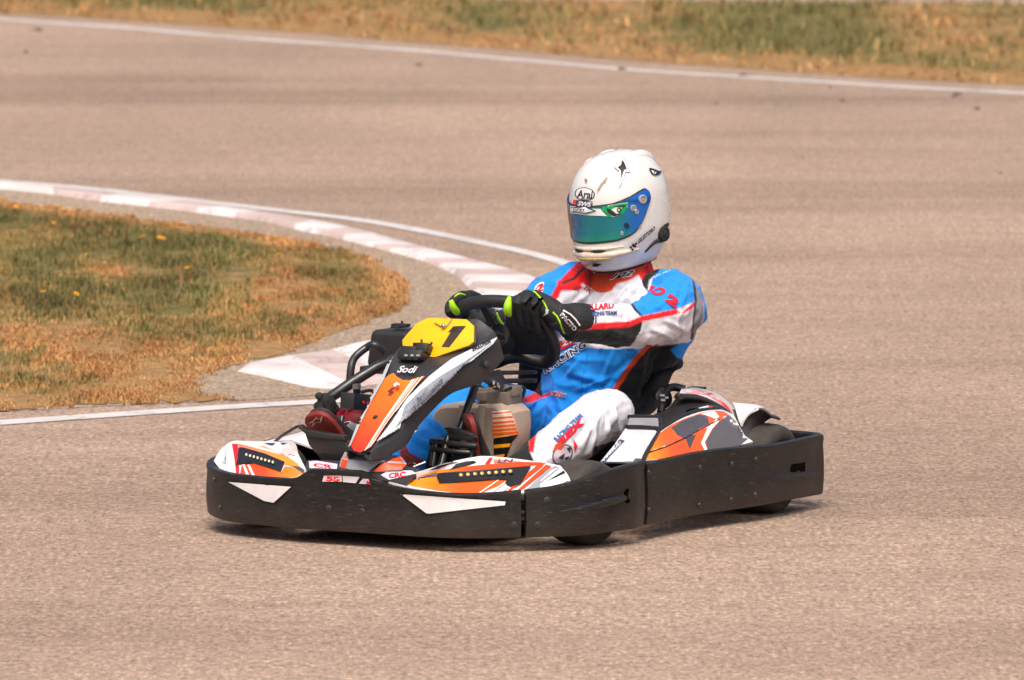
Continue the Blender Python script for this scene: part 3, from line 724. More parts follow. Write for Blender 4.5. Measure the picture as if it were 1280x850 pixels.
# left (near) corner panel
la = [KX(472, 598, .915), KX(486, 603, .93), KX(505, 609, .935), KX(535, 615, .925), KX(570, 618, .89), KX(605, 620, .85), KX(640, 619, .80), KX(672, 614, .755), KX(714, 606, .67)]
lb = [KX(480, 597, .90), KX(493, 600.5, .90), KX(511, 603, .88), KX(540, 604, .84), KX(575, 604, .80), KX(610, 604, .77), KX(645, 600, .74), KX(680, 598, .70), KX(712, 599, .65)]
lc = [KX(490, 596, .88), KX(502, 594.5, .85), KX(525, 591.5, .80), KX(550, 588, .76), KX(580, 585, .73), KX(612, 583.5, .71), KX(645, 583, .69), KX(678, 584, .655), KX(708, 592, .63)]
ld = [KX(520, 592, .86), KX(535, 588, .82), KX(550, 582, .77), KX(572, 576.5, .72), KX(590, 573, .70), KX(606, 571.2, .69), KX(640, 574, .67), KX(678, 579, .63), KX(700, 583, .61)]
le = [p+V((-.02, 0, -.10)) for p in ld]
fpl = panel('corner_panel', [la, lb, lc, ld, le], 40, 4, M['white_plastic'])
st = Sticker(fpl)
st.poly([(501, 603.5), (520, 599), (546, 594.5), (548, 603), (560, 605), (600, 601), (630, 599.5), (634, 603), (600, 617), (575, 616.5), (545, 613), (520, 608.5)], grad((503, 603), AMBER, (575, 606), rgb(246, 98, 30)))
st.poly([(519, 596.5), (545, 588.5), (575, 584), (610, 580.5), (650, 577.5), (676, 578.2), (683, 580), (664, 582.5), (640, 584), (610, 586.5), (575, 589), (545, 591.5)], grad((519, 596), AMBER, (590, 584), ORANGE))
st.poly([(522, 599.5), (518, 598), (548, 591.5), (590, 588), (640, 584.5), (655, 583.5), (640, 587), (590, 592), (548, 595.5)], rgb(90, 82, 84))
st.poly([(562, 588), (570, 580), (582, 577), (592, 576), (596, 578), (584, 580.5), (577, 584.5)], INK); st.poly([(536, 588), (548, 582), (566, 577.5), (574, 577.5), (560, 581), (548, 586)], INK)
st.poly([(612, 572.2), (616, 572.5), (612, 580), (606, 580.5)], RED); st.poly([(618, 574.2), (640, 576), (655, 578), (640, 579), (617, 578.5)], rgb(240, 120, 95)); st.text('LN', (622, 578.5), (640, 578.3), (1.5, -4), rgb(60, 60, 100), bold=.03)
# stripes
for a, b, c_, d in (((598, 616.5), (622, 600.5), (624, 600.5), (601, 616.6)), ((611, 616.8), (632, 602), (634.5, 602), (615, 617)), ((621, 617), (634, 608), (637, 609), (626, 617)), ((636, 616.5), (641, 611), (646, 611.5), (641.5, 616.3))):
    st.poly([a, b, c_, d], WHITE)
for k in range(3):
    o = k*11.5
    st.poly([(631+o, 617), (635.5+o, 616.5), (680+o*.8, 581.5+k*1.8), (673+o*.8, 580.5+k*1.2)][::-1], ORANGE if k < 2 else WHITE)
st.poly([(656, 614.5), (673, 611.5), (676, 601), (690, 588), (700, 584), (694, 583.5), (684, 588)], MGREY)
st.poly([(676, 611.5), (680, 604), (703, 588.5), (711, 601), (700, 606.5)], rgb(236, 232, 230))
st.poly([(681.5, 603.5), (704.5, 589), (706.5, 592.5)], INK)
st.poly([(545.5, 596), (549, 592.5), (590, 590.5), (640, 585.5), (664, 583), (657, 596), (651, 605.5), (641, 608.5), (634, 607.5), (632, 603), (634, 599.8), (620, 599.8), (575, 603.5), (549, 604.8)], (.014, .014, .015, 1))
for i in range(8):
    x, y = 576.6+i*8.85, 594.8-i*.55; st.circ(x, y, 3.1, (.05, .045, .04, 1), ry=2.7, cell=9); st.circ(x-.4, y-.2, 2.3, rgb(196, 160, 92), ry=2.0, cell=9); st.circ(x-.7, y-.5, 1.0, rgb(240, 215, 150), ry=.8, cell=9)
st.done()
# centre lower cowl
ca_ = [KX(384, 592, .91), KX(420, 596, .925), KX(470, 600, .93), KX(508, 606, .93)]
cb_ = [KX(382, 583, .86), KX(420, 586, .87), KX(470, 590, .88), KX(520, 593, .86)]
cc_ = [KX(385, 576, .80), KX(424, 577, .80), KX(470, 578, .80), KX(525, 587, .80)]
cm = panel('centre_cowl', [ca_, cb_, cc_], 24, 4, M['grey_black'])
st = Sticker(cm)
st.poly([(386, 577), (395, 576), (422, 580), (421, 587), (400, 588), (387, 585)], rgb(222, 208, 222)); st.text('CR', (392, 583.5), (416, 586.5), (0, -4.5), RED, bold=.04)
st.poly([(476, 594), (487, 588), (515, 588.5), (520, 592), (500, 597), (486, 600)], rgb(230, 214, 226)); st.text('CRC', (486, 598.2), (507, 596), (0, -6), RED, bold=.05); st.done()
# grey hump + orange side under the fairing foot
ha = [KX(424, 588, .86), KX(448, 590, .89), KX(475, 590, .89), KX(502, 587.5, .86)]
hb = [KX(427, 574, .84), KX(450, 577, .87), KX(478, 577, .87), KX(508, 580, .84)]
hc = [KX(431, 566, .78), KX(452, 569, .78), KX(480, 569.5, .78), KX(500, 570.5, .78)]
hp = panel('fairing_foot', [ha, hb, hc], 24, 4, M['grey_panel'])
st = Sticker(hp)
st.poly([(424.5, 587), (428, 574), (434.5, 568.5), (434, 577), (431.5, 587.5)], ORANGE); st.poly([(465, 589), (476, 580), (494, 572), (500, 571.8), (508, 580), (502, 587)], ORANGE); st.poly([(461, 589), (474, 579.5), (493, 571), (496, 571.2), (476, 581.5), (466, 589.5)], INK); st.done()
# ---- front fairing
RA = [KY(436, 563, -.065), KY(438, 556, -.067), KY(450, 528, -.077), KY(464, 500, -.092), KY(478, 474, -.105), KY(490, 449, -.118), KY(499, 436, -.125), KY(512, 424, -.125)]
RM = [KY(446, 568, -.02), KY(450, 560, -.02), KY(469, 527, -.02), KY(488, 498, -.02), KY(506, 472, -.018), KY(530, 451, -.01), KY(549, 430, 0), KY(562, 402, 0)]
RN = [KY(452, 569, .008), KY(457, 560, .008), KY(478, 527, .01), KY(499, 498, .015), KY(521, 472, .025), KY(551, 450, .05), KY(582, 426, .085), KY(598, 398, .10)]
RB = [KY(461, 565, .03), KY(466, 557, .03), KY(487, 527, .035), KY(509, 497, .045), KY(535, 471, .065), KY(563, 449, .10), KY(592, 434.5, .135), KY(617, 413, .155)]
RC = [KY(463, 567, .042), KY(467, 563, .044), KY(500, 540, .066), KY(511, 512, .073), KY(530, 492, .088), KY(557, 473.5, .118), KY(591, 454, .148), KY(624, 425, .172)]
RE = [KY(462, 575, .046), KY(473, 573, .05), KY(505, 559, .075), KY(520, 536, .082), KY(543, 510, .098), KY(565, 491, .122), KY(602, 477, .155), KY(630, 448, .178)]
RF = [p+V((-.015, -.030, .012)) for p in RE]
RA2 = [p+V((-.012, -.012, -.018)) for p in RA]; RA3 = [p+V((-.07, -.02, -.07)) for p in RA]
fair = MB().grid(loft([RA3, RA2, RA, RM, RN, RB, RC, RE, RF], 44, 5)).build('front_fairing', M['grey_black'], kart, angle=30, solid=.006, offs=0, smooth_it=2)
st = Sticker(fair, off=.0055, step=.0011)
OG = grad((447, 565), rgb(214, 48, 26), (505, 470), rgb(240, 126, 18))
st.poly([(438.5, 557), (450.5, 529), (464.5, 501), (479, 476), (486, 470), (492, 467), (497, 472), (504, 476), (513, 476), (522, 473), (531.5, 471), (508, 497), (486, 527), (464, 560), (451, 566.5), (443, 564)], OG)
for a, b in ((.0, .30), (.42, .55), (.75, .9)):
    def q(t, lo, hi): return (lo[0]+(hi[0]-lo[0])*t, lo[1]+(hi[1]-lo[1])*t)
    lo0, lo1 = (456, 564.5), (464, 560); hi0, hi1 = (515, 476), (531.5, 471)
    mid0, mid1 = (480, 526), (486.5, 526.5)
    st.poly([q(a, lo0, lo1), q(a, mid0, mid1), q(a, hi0, hi1), q(b, hi0, hi1), q(b, mid0, mid1), q(b, lo0, lo1)], rgb(250, 226, 214))
st.poly([(436.5, 560), (449, 527.5), (463, 499.5), (477.5, 474), (490, 446), (498, 431), (499.8, 432), (491, 449), (480.5, 476), (466, 501.5), (452, 529.5), (439.5, 557.5)], rgb(176, 184, 184))
# silver flash down the side
st.poly([(470, 554), (489, 528), (510, 498.5), (536, 472.5), (564, 449.8), (592, 435.5), (608, 428), (620, 422), (620, 424), (615, 430.5), (589, 451.5), (554, 471.5), (527, 491.5), (508, 510.5), (499, 536), (470, 554)], SILVER, cell=2.5)
st.poly([(502, 527), (522, 497), (547, 474), (580, 453), (612, 431.5), (612, 431), (588, 450), (553, 470), (526, 490), (507, 509), (498, 532), (493, 536)], rgb(136, 140, 150), cell=2.5)
st.text('EVOLUTION', (590, 440), (613, 428.5), (-1.2, -3.4), INK, bold=.05, shear=.3)
# white script and small emblem
st.text('Sodi', (497, 467.5), (522, 468.5), (1, -8), WHITE, bold=.02, shear=.5, cell=3); st.poly([(500, 467), (504, 463.5), (511, 463), (505, 465)], WHITE)
st.circ(497, 483.5, 3.6, WHITE, ry=3); st.poly([(495, 486), (499, 483), (500.5, 485), (497, 488.5)], ORANGE); st.poly([(485.5, 492), (492.5, 486.5), (494.5, 488.5), (489, 494.5)], rgb(120, 40, 35))
st.circ(573, 391.8, 6, rgb(200, 222, 240), ry=1.8); st.circ(582, 393.5, 7, rgb(205, 52, 36), ry=3)
st.done()
mb = MB(); h = KY(469.5, 522, -.02); mb.lathe([(-.002, .0085), (.003, .0085), (.005, .006), (.005, 0)], h, (.55, .0, .8), 16); mb.build('push_rivet', M['matte_black'], fair)
mb = MB(); h = KY(608.5, 455.5, .172); mb.lathe([(-.004, .012), (.003, .012), (.006, .008), (.006, 0)], h, (.25, .95, .1), 16); mb.build('side_bolt', M['grey_black'], fair)
# fairing bracket, stay and lever parts below it
mb = MB()
mb.prism([KY(598, 472, .10), KY(626, 462, .10), KY(634, 478, .10), KY(622, 488, .10), KY(612, 480, .10)], (0, -.012, 0))
mb.tube([KY(594, 482, .08), KY(572, 545, .08)], .0125, 14, smooth=False); mb.tube([KY(572, 545, .08), KY(570, 585, .05)], .012, 12, smooth=False)
mb.build('fairing_stay', M['frame'], kart, bevel=.002)
mb = MB(); mb.lathe([(-.01, .012), (.004, .012), (.008, .010), (.010, .006), (.018, .006), (.018, 0)], KY(616, 480, .11), (0, 1, 0), 8); mb.lathe([(-.01, .009), (.004, .009), (.012, .005), (.012, 0)], KY(620, 483, .115), (0, 1, 0), 6)
mb.build('stay_bolt', M['mirror'], kart)
# ---- yellow number panel
_A, _B, _C = KY(503, 425, -.15), KY(592, 412, .115), KY(543, 446, -.005); PN = (_B-_A).cross(_C-_A).normalized(); PN = PN if PN.z > 0 else -PN; P0 = _C+PN*.034
def plate(poly, th): return [KP(x, y, P0, PN) for x, y in poly], -PN*th
ypx = [(502.5, 425), (510, 416), (522, 403), (536, 397), (552, 397.5), (583, 399), (592, 407), (591.5, 427), (586, 431.5), (566, 438.5), (543, 446.5), (530, 446), (507, 443), (504, 440)]
v_, d_ = plate(ypx, .006)
npn = MB().prism(v_, d_).build('number_panel', M['yellow'], kart, bevel=.0015)
dv, dd = plate([(x+(x-548)*.035, y+(y-424)*.05) for x, y in ypx], .004); MB().prism([p-PN*.0075 for p in dv], dd).build('panel_backing', M['grey_black'], npn, bevel=.001)
st = Sticker(npn)
st.poly([(568, 407.8), (582.5, 407.4), (561.5, 434), (552, 433.6)], rgb(66, 56, 46)); st.poly([(560, 415.5), (566.5, 407.8), (576, 407.8), (570, 415.2)], rgb(66, 56, 46), step=False)
st.done()
mb = MB(); mb.tube([KP(543, 403.5, P0+PN*.004, PN), KP(556, 409, P0+PN*.004, PN), KP(565, 398.5, P0+PN*.006, PN)], .0018, 8); mb.ell(KP(554.5, 407.5, P0+PN*.008, PN), (.008, .008, .008), seg=12, rings=8); mb.build('panel_clip', M['steel'], npn)
# ---- small camera block strapped on the panel
def kq(cx, cy, l=.02): return KP(cx, cy, P0+PN*l, PN)
def kbox(mb, cx, cy, y, sx, sy, sz, rot=None): mb.box(kq(cx, cy), (sx, sy, sz), rot)
mb = MB(); rt = Matrix.Rotation(-.35, 3, 'Y')
kbox(mb, 518, 446, -0.06, .07, .085, .028, rt); kbox(mb, 516.5, 438.5, -0.065, .05, .065, .018, rt); kbox(mb, 517, 450.5, -0.055, .06, .065, .012, rt); kbox(mb, 530, 436, -0.03, .04, .04, .03, rt)
tb = mb.build('timing_box', M['black'], kart, bevel=.003)
mb = MB(); kbox(mb, 514, 436.2, -0.07, .03, .055, .006, rt); mb.build('label', M['grey_panel'], tb)
mb = MB(); mb.box(kq(526, 431), (.012, .05, .012)); mb.cyl(kq(527, 430), kq(527, 424.5), .004, 8); mb.cyl(kq(538, 431), kq(540, 427.5), .004, 8); mb.build('clip', M['black'], tb, bevel=.001)
mb = MB()
for xx in (508, 515.5, 523): mb.box(kq(xx, 444.5, .055), (.008, .010, .006), rt)
mb.build('terminals', M['grey_panel'], tb)
# ---- steering wheel
WN = V((-.72, 0, .69)); WC = V((.0, .01, .577))
ring_px = [(692.5, 441), (690, 424), (680, 403), (662, 384), (638, 378), (610, 376.5), (590, 379), (577, 385), (571, 396), (573, 412), (582, 430), (592, 446), (603, 455.5), (618, 453.5), (634, 447.5), (652, 446), (668, 451), (684, 452.5)]
ring = [KP(x, y, WC, WN) for x, y in ring_px]
swr = MB().tube(ring, .0205, 16, closed=True, n=96).build('steering_wheel', M['rim_rubber'], kart, angle=180)
hub = KP(628, 418, WC, WN)-WN*.02
mb = MB(); mb.lathe([(-.02, .0), (-.02, .05), (.012, .055), (.016, .045), (.016, 0)], hub, WN, 28); 
for a in ((690, 427), (600, 380), (612, 453)):
    e = KP(*a, WC, WN); side = (e-hub).cross(WN).normalized()*.017; mb.prism([hub+side, e+side*.6, e-side*.6, hub-side], WN*.006)
# padded centre with ribs
q = [KP(x, y, WC-WN*.015, WN) for x, y in ((632, 398), (650, 392), (676, 410), (684, 430), (676, 443), (640, 444), (628, 436))]
mb.prism(q, WN*.012)
mb.build('steering_hub', M['matte_black'], swr, bevel=.002)
mb = MB(); mb.tube([hub, hub+V((.12, 0, -.10)), V((.42, 0, .16))], .011, 12, smooth=False); mb.lathe([(-.02, .03), (0, .036), (.02, .03)], KY(623, 419, .06), (.4, .5, .5), 20); mb.build('steering_column', M['grey_black'], kart)
# red-white tape on the spoke
p = [KP(x, y, WC+WN*.012, WN) for x, y in ((632, 396), (636, 395.5), (657, 407), (653, 411.5))]
tp = MB().prism(p, WN*.002).build('tape', M['white_plastic'], swr); st = Sticker(tp); st.poly([(633.5, 396.2), (638, 397), (642, 400), (640, 401.5)], RED, cell=3); st.poly([(648, 403.5), (656.5, 407.5), (653, 411), (646.5, 406.5)], RED, cell=3); st.done()
# ---- fuel tank between the legs
tk = [KX(x, y, .20) for x, y in ((537, 560), (536, 548), (539, 538), (549, 512), (556, 505), (566, 503.5), (622, 503.5), (632, 503), (640, 507), (648, 515), (649, 530), (647, 560), (642, 588), (600, 592), (545, 590))]
mb = MB(); rows = []
cy_ = sum(p.y for p in tk)/len(tk); cz_ = sum(p.z for p in tk)/len(tk); C_ = V((.2, cy_, cz_))
for dx, s in ((.055, .86), (.045, .93), (.025, .985), (0, 1), (-.07, 1), (-.09, .95), (-.10, .85)): rows.append([V((p.x+dx, C_.y+(p.y-C_.y)*s, C_.z+(p.z-C_.z)*s)) for p in tk])
mb.grid(rows, cu=True, caps=True); tank = mb.build('fuel_tank', M['tank'], kart, angle=30, bevel=0)
# moulded ribs
mb = MB()
for xx, ww in ((578, .010), (603, .012)): mb.tube([KX(xx, 507, .255), KX(xx-2, 530, .258), KX(xx-3, 585, .255)], ww, 8)
mb.build('moulded_rib', M['tank'], tank)
st = Sticker(tank)
st.poly([(615, 514), (636, 513), (643, 524), (648, 540), (648, 543), (617, 548), (616, 530)], grad((632, 512), rgb(240, 225, 215), (632, 548), AMBER))
for i, yy in enumerate((516, 522, 527.5, 532, 536.5, 541)):
    st.poly([(615.5, yy), (638+i*1.8, yy-2), (639.5+i*1.8, yy-.2), (616, yy+2.0+i*.2)], rgb(238, 94, 30))
st.poly([(617, 548), (648, 543), (640, 552), (632, 572), (618, 572)], (.008, .008, .008, 1)); st.poly([(617.5, 556), (638, 554), (636.5, 558.5), (617.5, 560.5)], AMBER); st.poly([(618, 569), (631, 567.5), (629, 573), (618, 574)], AMBER)
st.done()
mb = MB(); mb.box(KX(626, 497, .17), (.10, .10, .045)); mb.box(KX(636, 488, .17), (.06, .065, .03)); mb.box(KX(612, 489, .17), (.05, .09, .02)); mb.lathe([(0, .022), (.025, .022), (.027, .018), (.027, 0)], KX(604, 500, .21), (0, 0, 1), 20); mb.cyl(KX(626, 488, .19), KX(626, 482, .19), .012, 12)
mb.build('tank_fitting', mat('fitting_grey', rgb(120, 110, 100), .45), kart, bevel=.004)
mb = MB(); mb.tube([KX(636, 482, .16), KX(655, 485, .12), KX(650, 505, .1)], .005, 8); mb.tube([KX(600, 482, .16), KX(618, 492, .2), KX(640, 484, .2)], .004, 8); mb.build('fuel_hose', M['matte_black'], kart)
# rails behind the wheel (seat stay crossbars)
mb = MB()
for y0, y1 in ((464, 469), (474, 480)):
    mb.prism([KX(612, y0, -.02), KX(668, y0-1, -.02), KX(668, y1-1, -.02), KX(612, y1, -.02)], (-.02, 0, 0))
mb.build('seat_stay', M['grey_black'], kart, bevel=.002)
# ---- pedals
def pedal(px, y, parent, flip=1):
    """px: dict with pad polygon and arm lines"""
    mb = MB(); mb.prism([KX(a, b, px['x']) for a, b in px['pad']], (-.01, 0, 0))
    for l in px['arms']: mb.tube([KX(a, b, xx) for a, b, xx in l], px.get('r', .008), 10, smooth=False)
    pr = mb.build('pedal', M['frame'], kart, bevel=.002); return pr
# throttle (far): broad heel plate under the shoe
mb = MB()
mb.prism([KX(369, 532, .70), KX(373, 531, .70), KX(381, 537, .70), KX(430, 545, .70), KX(432, 551, .70), KX(386, 546, .70)], (-.03, 0, 0))
mb.prism([KX(381, 541, .69), KX(430, 549, .69), KX(446, 574, .69), KX(440, 583, .69), KX(404, 578, .69), KX(386, 556, .69)], (-.008, 0, 0))
mb.tube([KX(428, 520, .60), KX(424, 545, .62), KX(440, 582, .66)], .009, 10, smooth=False); mb.tube([KX(437, 562, .66), KX(452, 578, .66)], .011, 10, smooth=False)
mb.tube([KX(371, 533, .69), KX(352, 545, .66), KX(340, 555, .64)], .005, 8, smooth=False)
thr = mb.build('throttle_pedal', M['frame'], kart, bevel=.002)
mb = MB(); mb.lathe([(-.006, .009), (.006, .009)], KX(447, 553, .65), (1, .3, .2), 12); mb.tube([KX(445, 558, .65), KX(453, 566, .65)], .006, 8, smooth=False); mb.build('return_spring', M['steel'], thr)
# brake (near)
mb = MB()
mb.prism([KX(554, 535, .50), KX(562, 534, .50), KX(590, 542, .50), KX(592, 548, .50), KX(560, 541, .50)], (-.03, 0, 0)); mb.prism([KX(558, 540, .50), KX(592, 546, .50), KX(590, 552, .50), KX(562, 549, .50)], (-.012, 0, 0))
mb.tube([KX(538, 552, .50), KX(596, 558, .50)], .011, 10, smooth=False); mb.tube([KX(540, 562, .52), KX(588, 566, .50)], .009, 10, smooth=False); mb.tube([KX(545, 552, .5), KX(540, 584, .54)], .010, 10, smooth=False)
mb.tube([KX(560, 545, .49), KX(552, 580, .52), KX(546, 588, .54)], .012, 10, smooth=False); mb.tube([KX(590, 545, .47), KX(588, 575, .49), KX(566, 582, .52)], .012, 10, smooth=False)
mb.prism([KX(560, 572, .5), KX(583, 563, .5), KX(588, 574, .5), KX(570, 582, .5)], (-.02, 0, 0))
mb.prism([KX(540, 548, .5), KX(558, 550, .5), KX(552, 590, .5), KX(530, 590, .5)], (-.05, 0, 0))
mb.build('brake_pedal', M['frame'], kart, bevel=.002)
mb = MB()
for (x0, y0, x1, y1) in ((517, 584, 532, 578), (505, 586, 520, 590)): mb.tube([KX(x0, y0, .72), KX(x1, y1, .70)], .006, 10, smooth=False)
mb.tube([KX(508, 582, .72), KX(512, 578.5, .72), KX(519, 580, .72), KX(516, 585, .72)], .003, 8); mb.build('pedal_rod', M['steel'], kart)
# ---- engine, guard bars and airbox on the far side
eng = bpy.data.objects.new('engine', None); COL.objects.link(eng); eng.parent = kart
mb = MB(); mb.box((-.18, -.47, .22), (.26, .22, .20)); mb.lathe([(-.08, .10), (.10, .10), (.12, .08), (.12, 0)], (-.02, -.50, .22), (1, 0, 0), 30); mb.build('crankcase', M['red_metal'], eng, bevel=.012)
mb = MB()
for k in range(7): mb.box((.02+.0*k, -.62+.028*k, .275), (.13, .010, .075))
mb.tube([KX(425, 516, .05), KX(436, 508, .05), KX(450, 520, .05)], .012, 10); mb.tube([KX(432, 520, .08), KX(440, 503, .08), KX(455, 506, .08)], .008, 10); mb.build('cooling_fins', M['red_metal'], eng, bevel=.001)
mb = MB(); mb.prism([KY(443, 491, -.42), KY(468, 494, -.42), KY(468, 514, -.42), KY(442, 512, -.42)], (-.0, -.05, .0)); mb.tube([KY(446, 492, -.44), KY(446, 484, -.44)], .012, 12, smooth=False); mb.tube([KY(452, 490, -.44), KY(462, 488, -.44), KY(470, 491, -.44)], .006, 8); cb = mb.build('control_box', M['black'], eng, bevel=.003)
mb = MB(); mb.cyl(KY(446, 486, -.43), KY(446, 480, -.43), .013, 14); mb.build('filler_cap', M['steel'], cb)
mb = MB()
for a in ((454, 503), (459, 504.5), (463, 502)): mb.lathe([(0, .005), (.004, .005), (.004, 0)], KY(a[0], a[1], -.418), (0, 1, 0), 10)
mb.build('red_dots', mat('red_marks', rgb(190, 40, 50), .4), cb)
# airbox
bxp = [(461.5, 463), (462, 457), (466, 455), (467, 422), (471, 413), (478, 410.5), (512, 405), (540, 406), (545, 460), (520, 468)]
AX = -.22
ab = MB(); tl = KX(460, 412, AX); br = KX(462, 461, AX); rr = []
yl, yr = tl.y, tl.y+.20; zt_, zb_ = tl.z, KX(462, 459, AX).z
for s in (0,):
    ab.add([(AX-.0, yl-.012, zb_), (AX, yr, zb_), (AX, yr, zt_-.0), (AX, yl+.008, zt_), (AX-.15, yl-.004, zb_), (AX-.15, yr, zb_), (AX-.15, yr, zt_), (AX-.15, yl+.01, zt_)], [(0, 1, 2, 3), (4, 7, 6, 5), (3, 2, 6, 7), (0, 4, 5, 1), (0, 3, 7, 4), (1, 5, 6, 2)])
airbox = ab.build('airbox', M['black'], kart, bevel=.018, bseg=4)
mb = MB(); mb.box((AX-.075, (yl+yr)/2-.006, zb_-.008), (.18, .235, .022)); mb.build('airbox_base', M['black'], airbox, bevel=.004)
mb = MB(); mb.box(KX(501, 406.5, AX-.05), (.03, .055, .010)); mb.box(KX(498, 408.5, AX-.05), (.05, .03, .006)); mb.cyl(KX(502.5, 406, AX-.05), KX(502.5, 401, AX-.05), .004, 8); mb.build('airbox_latch', M['matte_black'], airbox, bevel=.002)
mb = MB(); mb.cyl((AX-.07, yl+.09, zb_-.02), (AX-.07, yl+.07, .33), .03, 18); mb.build('intake_neck', M['black'], airbox)
mb = MB()
gp = [KY(398, 509, -.60), KY(414, 496, -.60), KY(440, 478, -.55), KY(470, 459, -.50), KY(500, 445, -.45), KY(520, 470, -.42)]
mb.tube(gp, .0175, 14, smooth=False); mb.tube([KY(437, 481, -.56), KY(438.5, 462, -.56), KY(441, 451, -.56), KY(447, 443, -.55), KY(459, 434, -.53), KY(468, 431, -.50), KY(480, 440, -.48)], .0125, 12, n=30)
mb.tube([KY(404, 505, -.6), KY(402, 512, -.61), KY(404, 540, -.62)], .014, 12, smooth=False)
mb.build('engine_guard', M['frame'], kart)
mb = MB(); a, b = KY(399, 495, -.60), KY(418, 510, -.58); mb.tube([a, a.lerp(b, .15), a.lerp(b, .5), a.lerp(b, .85), b], [.010, .022, .025, .022, .012], 16, n=20); mb.ell(a, (.012, .014, .012)); mb.ell(b, (.014, .016, .014))
mb.build('bar_end_pad', M['matte_black'], kart, angle=180)
# far side pod under the engine guard
pa = [(.40, -.665, .235), (.15, -.665, .245), (-.2, -.68, .26), (-.5, -.70, .27)]; pb2 = [(.40, -.55, .25), (.15, -.52, .28), (-.2, -.48, .30), (-.5, -.46, .33)]; pc = [(.38, -.38, .20), (.15, -.36, .22), (-.2, -.34, .26), (-.5, -.34, .30)]
rp_ = panel('side_pod', [[V(p) for p in r] for r in (pa, pb2, pc)], 24, 5, M['white_plastic'])
st = Sticker(rp_); st.poly([(425, 534), (440, 524), (455, 521), (446, 545), (430, 552)], MGREY); st.poly([(424, 534), (438, 523), (447, 520.5), (448, 522), (440, 526), (427, 537)], INK); st.done()
# ---- seat
mb = MB(); rows = []
for t, (cx, cz, hw, dp) in enumerate(((-.10, .10, .14, .04), (-.22, .075, .17, .07), (-.36, .09, .19, .11), (-.49, .17, .195, .15), (-.56, .30, .20, .16), (-.60, .40, .20, .14), (-.625, .47, .18, .10), (-.63, .50, .13, .06))):
    row = []
    for k in range(21):
        u = -1+2*k/20; lift = abs(u)**2.6*dp*1.5
        # forward/up normal of the shell at this station
        ang = min(1.35, max(0, (t-1)*.26)); nrm = V((math.sin(ang), 0, math.cos(ang)))
        row.append(V((cx, hw*u+.02, cz))+nrm*lift)
    rows.append(row)
seat = MB().grid(rows).build('seat', M['seat'], kart, angle=60, solid=.008, offs=0, sub=1)
o_ = [KY(846, 444, .30), KY(852, 450, .31), KY(851, 459, .32), KY(841, 465, .32), KY(834, 480, .32), KY(827, 498, .33), KY(817, 514, .33), KY(796, 527, .33)]
i_ = [KY(815, 440, .22), KY(815, 450, .22), KY(812, 458, .22), KY(806, 466, .22), KY(802, 480, .22), KY(798, 496, .22), KY(790, 510, .22), KY(775, 524, .22)]
k_ = [p+V((-.05, -.05, .0)) for p in o_]
MB().grid(loft([i_, [p.lerp(q, .6)+V((.02, .01, 0)) for p, q in zip(i_, o_)], o_, k_], 24, 4)).build('seat_wing', M['seat'], seat, angle=60, solid=.010, offs=0)
# side shell of the near side, fixed on a stay
mb = MB(); mb.tube([(-.50, .20, .24), (-.52, .38, .20), (-.52, .45, .14)], .012, 10); mb.tube([(-.6, .1, .45), (-.68, .12, .3), (-.62, .14, .14)], .012, 10); mb.build('seat_bracket', M['frame'], kart)
# ---- near side pod
pa = [KY(803, 577, .665), KY(835, 574, .665), KY(862, 571, .67), KY(893, 564, .685), KY(925, 557, .70), KY(941, 553, .71)]
pbm = [KY(806, 568, .64), KY(832, 558, .64), KY(858, 548, .635), KY(882, 536, .63), KY(905, 528, .635), KY(930, 545, .66)]
pcm = [KY(822, 543, .56), KY(838, 532, .56), KY(854, 523, .555), KY(876, 515.5, .55), KY(900, 513, .55), KY(916, 519, .56)]
pod = panel('side_pod', [pa, pbm, pcm], 40, 6, M['white_plastic'], angle=40)
st = Sticker(pod)
OY = grad((806, 572), AMBER, (836, 556), rgb(247, 92, 34))
st.poly([(803.5, 575), (808, 566), (824, 542), (838, 532), (854, 524), (876, 516.5), (893, 513), (905, 514.5), (911, 519), (893, 549), (882, 561), (862, 569), (835, 572.5)], OY)
st.poly([(839, 535), (852, 526), (873, 518), (884, 520), (887, 530), (874, 536), (868, 548), (862, 562), (857, 549), (848, 545), (851, 540), (868, 528.5), (873.5, 524), (868, 523)], DGREY)
st.poly([(876, 517.5), (893, 513.5), (899, 521), (895, 524), (886, 520.5)], rgb(250, 238, 234))
st.poly([(899, 526), (895, 524.5), (884, 536), (876, 554), (881, 563.5), (884, 562), (880.5, 553), (890, 536)], rgb(250, 246, 244))
st.poly([(899, 527), (911, 519), (926, 533), (935, 548), (925, 556.5), (893, 563), (884, 563.5), (882, 552), (890, 537)], rgb(92, 88, 90))
st.poly([(805, 567), (832, 558), (858, 546), (882, 533), (900, 524), (900, 525.2), (882, 534.3), (858, 547.4), (832, 559.4), (805, 568.5)], INK)
st.done()
# black cap line along the top of the pod, recess and hoses
mb = MB(); mb.tube([p+V((0, -.006, .004)) for p in pcm[:-1]], .008, 10); mb.tube([KY(803, 578, .67), KY(808, 566, .645), KY(823, 541, .56)], .007, 10); mb.build('pod_trim', M['black'], pod)
rec = [[p+V((0, -.01, -.004)) for p in pcm], [KY(815, 535, .50), KY(832, 525, .49), KY(850, 514, .48), KY(870, 507, .47), KY(892, 506, .47), KY(913, 518, .50)], [KY(806, 530, .42), KY(824, 520, .41), KY(842, 507, .40), KY(858, 495, .39), KY(880, 497, .40), KY(910, 512, .42)]]
rc_ = panel('pod_inner', rec, 24, 4, M['black'])
st = Sticker(rc_); st.poly([(840, 527), (852, 520), (859, 517), (856, 522), (846, 528)], RED); st.poly([(873, 510), (885, 507), (893, 510), (886, 513), (878, 513)], rgb(240, 235, 235)); st.poly([(884, 508), (890, 508), (893, 511), (888, 511)], RED)
